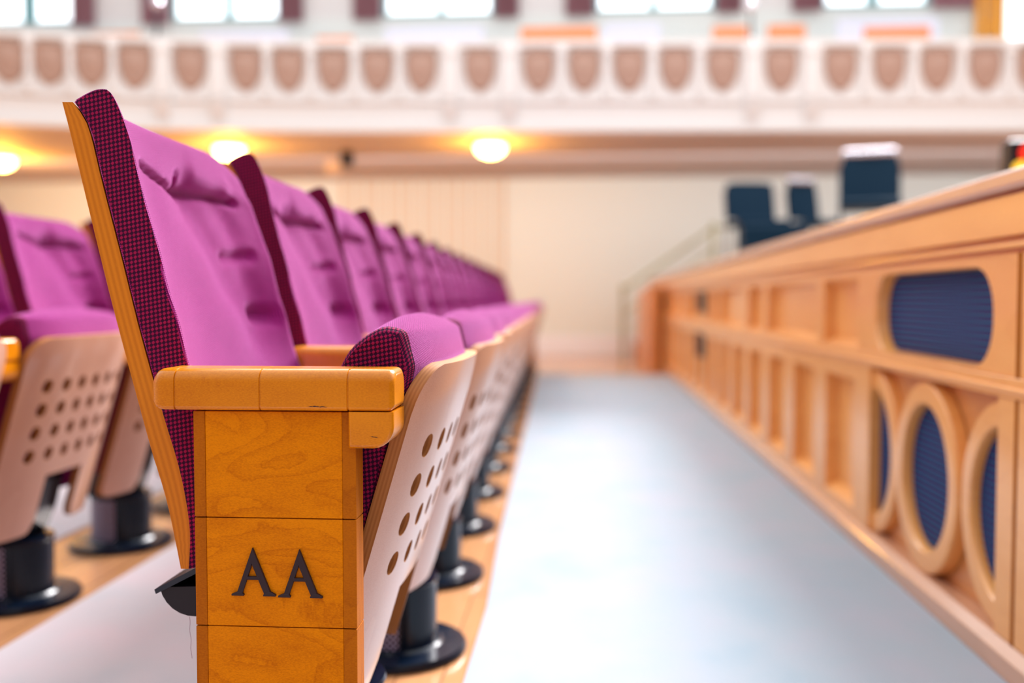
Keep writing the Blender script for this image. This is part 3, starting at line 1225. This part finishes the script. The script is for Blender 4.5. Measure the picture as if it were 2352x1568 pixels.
def stadium_samples(angs, cy, cz, hy, hz, r):
    out = []
    for a in angs:
        c, s = math.cos(a), math.sin(a)
        # march outwards to the rounded rectangle
        lo, hi = 0.0, 3.0
        for _ in range(40):
            t = (lo + hi) / 2
            x, y = abs(c * t) - (hy - r), abs(s * t) - (hz - r)
            d = math.hypot(max(x, 0), max(y, 0)) + min(max(x, y), 0) - r
            if d < 0:
                lo = t
            else:
                hi = t
        out.append((cy + c * lo, cz + s * lo))
    return out


def speaker_section(ya, yb):
    """two-unit section: long rounded grille above, overlapping round rings below"""
    sec = empty('speaker_section', (0, 0, 0))
    sec.parent = stage
    st = 0.080
    # upper frame with stadium opening
    zc, hz = (0.592 + 0.805) / 2, (0.805 - 0.592) / 2
    cy, hy = (ya + yb) / 2 - 0.0, (yb - ya) / 2 - 0.115
    # use plenty of angles so that corners are exact
    hY, hZ = (yb - ya) / 2 - 0.002, (0.826 - 0.584) / 2
    zc2 = (0.826 + 0.584) / 2
    angs = [2 * PI * i / 120 for i in range(120)] + [math.atan2(s1 * hZ, s2 * hY) % (2 * PI) for s1 in (1, -1) for s2 in (1, -1)]
    # add densities near the ends of the slot
    angs += [math.atan2(s1 * (hz * k / 12), s2 * hy) % (2 * PI) for k in range(13) for s1 in (1, -1) for s2 in (1, -1)]
    angs = sorted(set(round(a, 5) for a in angs))
    bm = bmesh.new()
    outline_hole_plate(bm, rect_samples(angs, cy, zc2, hY, hZ), stadium_samples(angs, cy, zc, hy, hz, hz * 0.93), XF, XF + 0.035, 0.035)
    build('grille_frame', bm, 'stage', sec, 30)
    bm = bmesh.new()
    box(bm, XF + 0.036, XF + 0.040, ya + 0.02, yb - 0.02, 0.588, 0.815)
    g = build('speaker_cloth', bm, 'cloth', sec, smooth=False)
    g['label'] = 'dark blue woven speaker cloth'
    # stiles and rails of the lower field
    for s0, s1 in ((ya + 0.002, ya + st), (yb - st, yb - 0.002)):
        bm = bmesh.new()
        box(bm, XF - 0.002, XF + 0.050, s0, s1, 0.063, 0.542, 0.003, 2)
        build('stile', bm, 'stage', sec)
    ca, cb = ya + st, yb - st
    cm = (ca + cb) / 2
    ro_y, ro_z, ri_y, ri_z = 0.218, 0.236, 0.162, 0.178
    zc3 = 0.297
    for c, lo, hi, xs in ((ca, 0, 1, 0.006), (cm, -1, 1, 0.0), (cb, -1, 0, 0.006)):
        bm = bmesh.new()
        n = 72
        if lo == 0:
            A = [math.radians(-90 + 180 * i / n) for i in range(n + 1)]
        elif hi == 0:
            A = [math.radians(90 + 180 * i / n) for i in range(n + 1)]
        else:
            A = [2 * PI * i / n for i in range(n)]
        closed = lo != 0 and hi != 0
        def P(x, ry, rz):
            return [bm.verts.new((x, c + ry * math.cos(a), zc3 + rz * math.sin(a))) for a in A]
        xf = XF + 0.004 + xs
        loops = [P(xf + 0.034, ro_y, ro_z), P(xf + 0.010, ro_y, ro_z), P(xf + 0.003, ro_y - 0.003, ro_z - 0.003), P(xf, ro_y - 0.007, ro_z - 0.007),
                 P(xf, ri_y + 0.006, ri_z + 0.006), P(xf + 0.004, ri_y + 0.002, ri_z + 0.002), P(xf + 0.012, ri_y, ri_z), P(xf + 0.034, ri_y, ri_z)]
        m = len(loops[0])
        for la, lb in zip(loops, loops[1:]):
            for i in range(m if closed else m - 1):
                bm.faces.new((la[i], la[(i + 1) % m], lb[(i + 1) % m], lb[i]))
        bmesh.ops.recalc_face_normals(bm, faces=bm.faces[:])
        build('oval_ring', bm, 'stage', sec, 40)
        bm = bmesh.new()
        fan = [(c + ri_y * math.cos(a), zc3 + ri_z * math.sin(a)) for a in A]
        prism(bm, fan, 'x', XF + 0.032, XF + 0.035)
        build('speaker_cloth', bm, 'cloth', sec, smooth=False)
    bm = bmesh.new()
    box(bm, XF + 0.0405, XF + 0.044, ya + 0.01, yb - 0.01, 0.063, 0.54)
    build('back_board', bm, 'stage_dark', sec, smooth=False)
    return sec


yA, yB = qy(1.808), qy(2.775)
U = (yB - yA) / 2
speaker_section(yA, yB)
speaker_section(yA - 2 * U - 0.01, yA - 0.01)


def rail_mould(y0, y1, parent):
    bm = bmesh.new()
    box(bm, XF - 0.006, XF + 0.05, y0, y1, 0.5425, 0.5835, 0.002, 1)
    box(bm, XF - 0.011, XF, y0, y1, 0.553, 0.565, 0.004, 3)
    return build('middle_rail', bm, 'stage', parent)


rail_mould(-0.6, SE, stage)
# panelled units further along
y = yB
i = 0
pat = [1, 2, 1, 2, 1, 2, 1, 2, 1, 2, 1, 2, 1]
for w in pat:
    y1 = y + U * w
    if y1 > SE:
        y1 = SE
    if y1 - y < 0.2:
        break
    pu = build_unit = empty('panel_unit', (0, 0, 0))
    pu.parent = stage
    bm = bmesh.new()
    frame_rect(bm, y + 0.001, y1 - 0.001, 0.584, 0.826, y + 0.058, y1 - 0.04, 0.578 + 0.008, 0.802, XF, 0.038, 0.022, 0, 0)
    build('upper_panel', bm, ['stage', 'stage_dark'], pu, smooth=False)
    yy = y
    while yy < y1 - 0.2:
        bm = bmesh.new()
        frame_rect(bm, yy + 0.001, yy + U - 0.001, 0.063, 0.542, yy + 0.085, yy + U - 0.085, 0.092, 0.490, XF, 0.043, 0.026, 0, 0)
        build('lower_panel', bm, ['stage', 'stage_dark'], pu, smooth=False)
        yy += U
    y = y1
    i += 1
# small black outlet plates
for (yy, z0, z1) in ((7.02, 0.645, 0.79), (7.08, 0.33, 0.50), (10.6, 0.66, 0.74)):
    bm = bmesh.new()
    box(bm, XF - 0.004, XF + 0.012, yy - 0.20, yy + 0.20, z0, z1, 0.003)
    for k in range(5):
        zz = z0 + (z1 - z0) * (k + 0.7) / 6
        box(bm, XF - 0.007, XF - 0.003, yy - 0.17, yy + 0.17, zz - 0.004, zz + 0.004)
    build('outlet_grille', bm, 'black', stage)
# vertical seams of the near joint
bm = bmesh.new()
box(bm, XF - 0.003, XF + 0.02, yA - 0.0095, yA - 0.0005, 0.063, 0.826)
build('joint_strip', bm, 'wood_strip', stage, smooth=False)

# stairs at the end of the stage and their handrail
st = empty('stage_stairs', (1.1, 12.6, 0), 0, 'wooden steps rising to the far end of the stage', 'stairs')
for k in range(5):
    bm = bmesh.new()
    box(bm, -0.45 + 0.22 * k, 1.2, -0.12, 0.30, 0.19 * k + 0.001, 0.19 * (k + 1), 0.004)
    build('step', bm, 'slab', st)
bm = bmesh.new()
prism(bm, [(-2.5, 0.001), (-0.20, 0.001), (-0.20, 0.80), (-1.7, 0.87), (-2.5, 0.87)], 'x', -0.41, -0.301)
build('cheek_board', bm, 'stage_dark', st)  # shadow on this face comes from the darkened wood colour
hr = empty('stair_handrail', (0.5, 12.45, 0), 0, 'thin pale handrail sloping up beside the far end of the stage', 'handrail')
bm = bmesh.new()
tube(bm, [(0, 0, 0.85), (1.13, 0, 1.63), (1.40, 0, 1.64)], 0.022)
build('top_rail', bm, 'rail', hr)
bm = bmesh.new()
tube(bm, [(0.02, 0, 0.55), (1.13, 0, 1.36)], 0.012)
build('lower_rail', bm, 'rail', hr)
for px in (0.01, 1.13):
    bm = bmesh.new()
    z1 = 0.85 + 0.69 * px
    zb = 0.0 if px < 0.1 else 0.95
    tube(bm, [(px, 0, zb), (px, 0, z1)], 0.026)
    lathe(bm, [(0, 0.05), (0.03, 0.035), (0.04, 0), (0.03, -0.035), (0, -0.05)], (px, 0, z1 + 0.02), 16)
    build('post', bm, 'rail', hr)


# ---------------------------------------------------------------- musicians' chairs on the stage
def stage_chair(x, y, rz, label, wid=0.42, arms=False):
    t = empty('stacking_chair', (x, y, ZT), rz, label, 'chair', 'navy chairs on the stage')
    w = wid / 2
    bm = bmesh.new()
    box(bm, -w, w, -0.20, 0.22, 0.415, 0.475, 0.02, 3)
    build('seat', bm, 'navy', t)
    bm = bmesh.new()
    # backrest slightly curved and reclined
    G = []
    for a in range(9):
        for b in range(7):
            u = -1 + a / 4
            zz = 0.50 + 0.36 * b / 6
            yy = 0.215 + 0.08 * (b / 6) - 0.03 * u * u
            G.append((u * w * (1 - 0.06 * (b / 6) ** 4), yy, zz - 0.02 * abs(u) ** 4 * (b == 6)))
    f0 = [bm.verts.new(p) for p in G]
    f1 = [bm.verts.new((p[0], p[1] + 0.035, p[2])) for p in G]
    for a in range(8):
        for b in range(6):
            q = (a * 7 + b, (a + 1) * 7 + b, (a + 1) * 7 + b + 1, a * 7 + b + 1)
            bm.faces.new([f0[k] for k in q])
            bm.faces.new([f1[k] for k in q][::-1])
    bnd = [k * 7 for k in range(9)] + [56 + k for k in range(1, 7)] + [k * 7 + 6 for k in range(7, -1, -1)] + [k for k in range(5, 0, -1)]
    for p, q in zip(bnd, bnd[1:] + bnd[:1]):
        bm.faces.new((f0[q], f0[p], f1[p], f1[q]))
    bmesh.ops.recalc_face_normals(bm, faces=bm.faces[:])
    build('backrest', bm, 'navy', t)
    for s in (-1, 1):
        bm = bmesh.new()
        tube(bm, [(s * w, -0.19, 0.011), (s * w, -0.16, 0.42)], 0.011)
        build('leg', bm, 'navy', t)
        bm = bmesh.new()
        tube(bm, [(s * w, 0.27, 0.011), (s * w, 0.19, 0.42), (s * w * 1.0, 0.25, 0.60), (s * w, 0.285, 0.78)], 0.011)
        build('leg', bm, 'navy', t)
    if arms:
        bm = bmesh.new()
        box(bm, -w * 0.97, w * 0.97, 0.262, 0.335, 0.845, 0.905, 0.025, 3)
        build('head_rail', bm, 'chrome', t)['label'] = 'pale top rail'
    return t


stage_chair(1.60, 9.15, math.radians(8), 'wide dark blue chair standing on stage, leftmost of the three', 0.46)
stage_chair(2.12, 9.20, math.radians(14), 'narrow dark blue chair on stage, between the other two', 0.29, True)
stage_chair(2.12, 7.45, math.radians(-14), 'larger dark blue chair on stage with a pale top rail, nearest the camera', 0.42, True)
# music case below the first chair
bm = bmesh.new()
box(bm, -0.29, 0.29, -0.16, 0.16, 0.0, 0.40, 0.03, 3)
ob = build('instrument_case', bm, 'navy')
ob.location = (1.66, 8.75, ZT + 0.001)
tag(ob, 'low dark blue case lying on stage at the feet of the leftmost chair', 'case')
# small lamp at the right edge
sl = empty('stage_lantern', (1.70, 3.98, ZT), 0, 'small black stage lamp with red and amber lenses at the right edge', 'lamp')
bm = bmesh.new()
box(bm, -0.06, 0.12, -0.05, 0.05, 0.10, 0.37, 0.015, 2)
box(bm, -0.02, 0.08, -0.03, 0.03, 0.0, 0.11, 0.004, 1)
build('housing', bm, 'black', sl)
bm = bmesh.new()
lathe(bm, [(0, 0), (0.035, 0), (0.035, 0.012), (0.0, 0.02)], (0, 0, 0), 20)
for v in bm.verts:
    v.co = Vector((v.co.x + 0.01, -0.052 - v.co.z, v.co.y + 0.315))
build('red_lens', bm, 'red', sl)
bm = bmesh.new()
lathe(bm, [(0, 0), (0.03, 0), (0.03, 0.012), (0.0, 0.02)], (0, 0, 0), 20)
for v in bm.verts:
    v.co = Vector((v.co.x - 0.02, -0.052 - v.co.z, v.co.y + 0.255))
build('amber_lens', bm, 'amber', sl)

# ---------------------------------------------------------------- far wall, under-balcony ceiling, balcony
YW = 13.0
bm = bmesh.new()
box(bm, -10, 9.5, YW, YW + 0.2, 0.0, 2.36)
box(bm, -10, 9.5, YW, YW + 0.2, 2.36, 4.48)
build('wall_far', bm, 'cream', smooth=False)['kind'] = 'structure'
bm = bmesh.new()
box(bm, -10, 9.5, YW - 0.03, YW, 0.001, 0.26, 0.004, 1)
M['skirt'] = mat('pale_skirting', (0.88, 0.90, 0.98), 0.5)
build('baseboard_far', bm, 'skirt')['kind'] = 'structure'
# faint vertical battens on the wall left of centre
bm = bmesh.new()
for k in range(15):
    x = -3.2 + 0.155 * k + R.uniform(-0.015, 0.015)
    box(bm, x - 0.02, x + 0.02, YW - 0.03, YW - 0.001, 0.27, 2.33)
M['batten'] = mat('batten_paint', (0.70, 0.55, 0.42), 0.7)
build('trim_1', bm, 'batten', smooth=False)['kind'] = 'structure'


def yb(x):
    return 9.49 + 0.06 * x - (0.042 * (x + 2) ** 2 if x < -2 else 0)


NX = 60
xsb = [-9.5 + 17.5 * i / NX for i in range(NX + 1)]


def yb2(x):
    return max(yb(x), 6.5)


def slab_curve(bm, off0, off1, z0, z1, mi=0):
    """solid following the balcony front, from off0 to off1 behind the front line"""
    L = []
    for x in xsb:
        y0 = yb2(x) + off0
        y1 = (yb2(x) + off1) if off1 < 50 else YW - 0.001
        L.append([bm.verts.new(p) for p in ((x, y0, z0), (x, y1, z0), (x, y1, z1), (x, y0, z1))])
    for a, b in zip(L, L[1:]):
        for k in range(4):
            bm.faces.new((a[k], a[(k + 1) % 4], b[(k + 1) % 4], b[k])).material_index = mi
    bm.faces.new(L[0])
    bm.faces.new(L[-1][::-1])
    bmesh.ops.recalc_face_normals(bm, faces=bm.faces[:])


bm = bmesh.new()
slab_curve(bm, 0.10, 99, 2.335, 2.42)
SOFFIT = bm
bal = empty('balcony', (0, 0, 0), 0, 'white balcony front with a row of tan shield reliefs across the hall', 'balcony')
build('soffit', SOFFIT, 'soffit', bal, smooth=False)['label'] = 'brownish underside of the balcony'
bm = bmesh.new()
slab_curve(bm, 0.0, 0.10, 2.34, 3.14)
build('parapet', bm, 'white', bal)
bm = bmesh.new()
slab_curve(bm, -0.05, 0.16, 3.14, 3.20)
slab_curve(bm, -0.03, 0.0, 2.62, 2.66)
slab_curve(bm, -0.04, 0.0, 2.34, 2.40)
build('cornice', bm, 'white', bal)
SH = [-5.596, -5.256, -4.922, -4.578, -4.204, -3.715, -3.208, -2.81, -2.391, -1.967, -1.546, -0.984, -0.427, 0.009, 0.436, 0.88, 1.327, 1.88, 2.442, 2.903, 3.356, 3.809, 4.26, 4.82]


def shield_bm():
    bm = bmesh.new()
    rings = []
    for sc, dp in ((1.0, 0.0), (0.97, -0.03), (0.80, -0.045), (0.74, -0.030), (0.40, -0.040), (0.15, -0.055)):
        pts = []
        N_ = 28
        for i in range(N_):
            t = i / N_ * 2 * PI
            cx, sz = math.cos(t), math.sin(t)
            if sz >= 0:
                px = 0.155 * math.copysign(abs(cx) ** 0.35, cx)
                pz = 0.165 * abs(sz) ** 0.4
            else:
                px = 0.155 * math.copysign(abs(cx) ** 1.05, cx)
                pz = -0.235 * abs(sz) ** 1.15
            pts.append(bm.verts.new((px * sc, dp, pz * sc)))
        rings.append(pts)
    for a, b in zip(rings, rings[1:]):
        for i in range(len(a)):
            bm.faces.new((a[i], a[(i + 1) % len(a)], b[(i + 1) % len(a)], b[i]))
    bm.faces.new(rings[-1])
    bm.faces.new(rings[0][::-1])
    bmesh.ops.recalc_face_normals(bm, faces=bm.faces[:])
    return bm


shield0 = None
for k, x in enumerate(SH):
    sl_ = math.atan2(yb(x + 0.05) - yb(x - 0.05), 0.1)
    if shield0 is None:
        ob = shield0 = build('shield_relief', shield_bm(), 'ornament', bal)
    else:
        ob = shield0.copy()
        COL.objects.link(ob)
        ob.parent = bal
    ob.location = (x, yb(x) + 0.002, 2.955)
    ob.rotation_euler = (0, 0, sl_)
# slim pilasters between the shields, broad ones flanking the single shields
pil = {}
for k in range(len(SH) - 1):
    x = (SH[k] + SH[k + 1]) / 2
    wide = (SH[k + 1] - SH[k]) > 0.475
    if wide not in pil:
        bm = bmesh.new()
        w = 0.075 if wide else 0.030
        box(bm, -w, w, -0.055, 0.0, 2.66, 3.14, 0.008)
        box(bm, -w - 0.015, w + 0.015, -0.065, 0.0, 3.06, 3.138, 0.008)
        if wide:
            prism(bm, [(-0.004, 2.41), (-0.05, 2.50), (-0.075, 2.62), (-0.004, 2.62)], 'x', -0.06, 0.06)
        ob = pil[wide] = build('pilaster' if wide else 'slender_pilaster', bm, 'white', bal)
    else:
        ob = pil[wide].copy()
        COL.objects.link(ob)
        ob.parent = bal
    ob.location = (x, yb(x), 0)
    ob.rotation_euler = (0, 0, math.atan2(yb(x + 0.05) - yb(x - 0.05), 0.1))
# raised balcony tiers
bm = bmesh.new()
slab_curve(bm, 0.17, 99, 2.42, 2.72)
build('tier_floor', bm, 'slab', bal, smooth=False)
bm = bmesh.new()
box(bm, -9.4, 7.9, 11.3, YW - 0.002, 2.721, 3.25)
build('tier_step', bm, 'white', bal, smooth=False)
# iron guard rails
for (x0, x1) in ((-5.9, -5.0), (2.2, 2.45)):
    pass


# benches on the balcony
def bench(x0, x1, y, zb, zt, m, label, group):
    t = empty('balcony_bench', ((x0 + x1) / 2, y, zb), 0, label, 'bench', group)
    w = (x1 - x0) / 2
    bm = bmesh.new()
    prism(bm, [(0.0, 0.40), (0.05, 0.40), (0.10, zt - zb), (0.05, zt - zb)], 'x', -w, w)
    build('backrest', bm, m, t)
    bm = bmesh.new()
    box(bm, -w, w, -0.38, 0.02, 0.36, 0.40, 0.01)
    build('seat', bm, m, t)
    for s in (-1, 1):
        bm = bmesh.new()
        xa, xb = sorted((s * w, s * (w - 0.05)))
        prism(bm, [(-0.36, 0.0), (0.04, 0.0), (0.05, 0.36), (-0.38, 0.36)], 'x', xa, xb)
        build('bench_end', bm, m, t)


bo = 'orange wooden benches on the balcony'
bw = 'pale glossy benches on the balcony'
bench(-0.70, 0.15, 11.0, 2.722, 3.77, 'bench_o', 'vivid orange wooden bench back on the balcony, near the middle', bo)
bench(1.42, 1.80, 11.0, 2.722, 3.74, 'bench_o', 'short orange bench back on the balcony, left of a white pilaster right of centre', bo)
bench(2.02, 2.42, 11.0, 2.722, 3.74, 'bench_o', 'short orange bench back on the balcony, right of centre past the pilaster', bo)
bench(-5.60, -5.05, 10.9, 2.722, 3.78, 'bench_o', 'orange bench back on the balcony at the upper left', bo)
bench(-3.02, -2.60, 11.0, 2.722, 3.71, 'bench_o', 'dull orange bench back on the balcony above the tallest seat', bo)
bench(3.05, 3.75, 11.0, 2.722, 3.70, 'bench_o', 'faint orange bench back on the balcony near the upper right', bo)
for (x0, x1, lb) in ((-7.9, -6.1, 'at the far upper left'), (-4.9, -3.75, 'under the window above the tallest seat'), (-2.5, -1.25, 'under the window left of centre'),
                     (0.25, 0.95, 'under the window right of the orange bench'), (3.1, 4.3, 'under the window at the upper right')):
    bench(x0, x1, 12.35, 3.252, 4.16, 'bench_w', 'pale glossy bench reflecting daylight, ' + lb, bw)

# upper wall, windows and curtains
bays = [(-7.595 - 0.8, -7.595, -7.4719, -6.92), (-5.4942, -4.7744, -4.7146, -4.0601), (-2.6189, -1.8922, -1.8632, -1.2), (0.1802, 0.8849, 0.9298, 1.6676), (3.076, 3.6495, 3.7365, 4.3706)]
zs = 4.48
edges = [-10.0]
for b in bays:
    edges += [b[0] - 0.03, b[3] + 0.03]
edges += [9.5]
bm = bmesh.new()
for a, b in zip(edges[0::2], edges[1::2]):
    box(bm, a, b, YW, YW + 0.2, zs, 5.6)
box(bm, -10, 9.5, YW, YW + 0.2, 5.4, 5.6)
build('wall_far_upper', bm, 'white', smooth=False)['kind'] = 'structure'
for i, b in enumerate(bays):
    w = empty('window_%d' % (i + 1), ((b[0] + b[3]) / 2, YW + 0.08, zs), 0, kind='structure')
    cx = (b[0] + b[3]) / 2
    bm = bmesh.new()
    for (x0, x1) in ((b[0] - 0.03, b[0] + 0.03), (b[1] - 0.03, b[2] + 0.03), (b[3] - 0.03, b[3] + 0.03)):
        box(bm, x0 - cx, x1 - cx, -0.06, 0.0, 0.0, 0.92)
    box(bm, b[0] - 0.03 - cx, b[3] + 0.03 - cx, -0.10, 0.0, 0.0, 0.03)
    build('window_frame', bm, 'wframe', w, smooth=False)
    for (x0, x1) in ((b[0] + 0.031, b[1] - 0.031), (b[2] + 0.031, b[3] - 0.031)):
        bm = bmesh.new()
        box(bm, x0 - cx + 0.001, x1 - cx - 0.001, -0.03, -0.02, 0.031, 0.92)
        build('window_pane', bm, 'window', w, smooth=False)


def curtain(x0, x1, label):
    bm = bmesh.new()
    n = 40
    A, B = [], []
    for i in range(n + 1):
        x = x0 + (x1 - x0) * i / n
        yy = YW - 0.09 + 0.035 * math.sin(i * 1.35)
        A.append((x, yy, 4.42))
        B.append((x, yy, 5.5))
    r0 = [bm.verts.new(p) for p in A]
    r1 = [bm.verts.new(p) for p in B]
    r2 = [bm.verts.new((p[0], p[1] + 0.012, p[2])) for p in A]
    r3 = [bm.verts.new((p[0], p[1] + 0.012, p[2])) for p in B]
    for i in range(n):
        bm.faces.new((r0[i], r0[i + 1], r1[i + 1], r1[i]))
        bm.faces.new((r2[i + 1], r2[i], r3[i], r3[i + 1]))
        bm.faces.new((r0[i + 1], r0[i], r2[i], r2[i + 1]))
    ob = build('window_curtain', bm, 'curtain', None, 60)
    tag(ob, label, 'curtain', 'mauve curtains beside the upper windows')


place = ['window at the upper left corner', 'window above the tallest seat', 'window left of centre', 'window right of centre', 'window at the upper right']
for i, b in enumerate(bays):
    if i > 0:
        curtain(b[0] - 0.42, b[0] - 0.04, 'mauve curtain hanging left of the ' + place[i])
    curtain(b[3] + 0.03, b[3] + (0.36 if i != 4 else 0.58), 'mauve curtain hanging right of the ' + place[i])

# gilded door frame and bright glazing at the far right of the balcony
dr = empty('door_1', (5.12, YW - 0.05, 3.26), 0, kind='structure')
M['gilt'] = mat('gilded_wood', (0.85, 0.36, 0.03), 0.35, coat=0.3)
bm = bmesh.new()
for x in (-0.14, 0.0, 0.12):
    box(bm, x - 0.045, x + 0.045, -0.08, 0.0, 0.0, 2.2, 0.01)
for k in range(5):
    box(bm, -0.16, 0.16, -0.06, -0.01, 0.4 * k + 0.1, 0.4 * k + 0.16, 0.01)
build('door_frame', bm, 'gilt', dr)
bm = bmesh.new()
box(bm, 0.22, 1.0, -0.03, -0.02, 0.75, 2.2)
build('door_pane', bm, 'window', dr, smooth=False)


# posts with small globes along the balcony rail
def rail_lamp(x, label):
    t = empty('balcony_post', (x, yb(x) + 0.06, 3.2), 0, label, 'post', 'dark posts on the balcony rail')
    bm = bmesh.new()
    lathe(bm, [(0.045, 0.001), (0.045, 0.02), (0.014, 0.04), (0.012, 0.30), (0.0, 0.31)], (0, 0, 0), 14)
    build('stem', bm, 'metal', t)
    bm = bmesh.new()
    lathe(bm, [(0, 0.28), (0.035, 0.30), (0.05, 0.34), (0.035, 0.38), (0, 0.40)], (0, 0, 0), 16)
    build('globe', bm, 'chrome', t)


rail_lamp(1.60, 'slim dark post on the balcony rail, right of centre')
rail_lamp(-4.03, 'slim dark post on the balcony rail, upper left')


# ---------------------------------------------------------------- ceiling lamps under the balcony
def downlight(x, y, label, energy=26):
    t = empty('ceiling_lamp', (x, y, 2.334), 0, label, 'lamp', 'warm lamps under the balcony')
    bm = bmesh.new()
    lathe(bm, [(0.0, 0.0), (0.17, 0.0), (0.175, -0.012), (0.165, -0.03), (0.15, -0.03)], (0, 0, 0), 40)
    build('lamp_rim', bm, 'brass', t)
    bm = bmesh.new()
    lathe(bm, [(0.15, -0.028), (0.145, -0.06), (0.115, -0.105), (0.06, -0.13), (0.0, -0.138)], (0, 0, 0), 40)
    build('glass_bowl', bm, 'lampglow', t)
    d = bpy.data.lights.new('lamp_bulb', 'POINT')
    d.energy = energy
    d.color = (1.0, 0.44, 0.04)
    d.shadow_soft_size = 0.12
    ob = bpy.data.objects.new('lamp_bulb', d)
    COL.objects.link(ob)
    ob.parent = t
    ob.location = (0, 0, -0.24)


downlight(-0.945, 10.05, 'glowing round ceiling lamp under the balcony, near the middle', 50)
downlight(-3.66, 10.0, 'glowing round ceiling lamp under the balcony, just above the two tall seats', 50)
downlight(-6.5, 10.6, 'glowing round ceiling lamp under the balcony, beyond the left edge', 85)
# white spotlight on the soffit
sp = empty('ceiling_spotlight', (-2.62, 10.5, 2.334), 0, 'white spotlight with dark bracket under the balcony between the two lamps', 'spotlight')
bm = bmesh.new()
box(bm, 0.02, 0.14, -0.06, 0.06, -0.16, -0.0005, 0.01)
build('bracket', bm, 'black', sp)
bm = bmesh.new()
lathe(bm, [(0, -0.11), (0.07, -0.10), (0.085, -0.03), (0.075, 0.06), (0.04, 0.10), (0, 0.105)], (0, 0, 0), 24)
for v in bm.verts:
    x, y, z = v.co
    v.co = Vector((x - 0.06, z - 0.02, y - 0.17))
M['spotbody'] = mat('spotlight_white', (0.85, 0.75, 0.75), 0.4)
build('housing', bm, 'spotbody', sp)
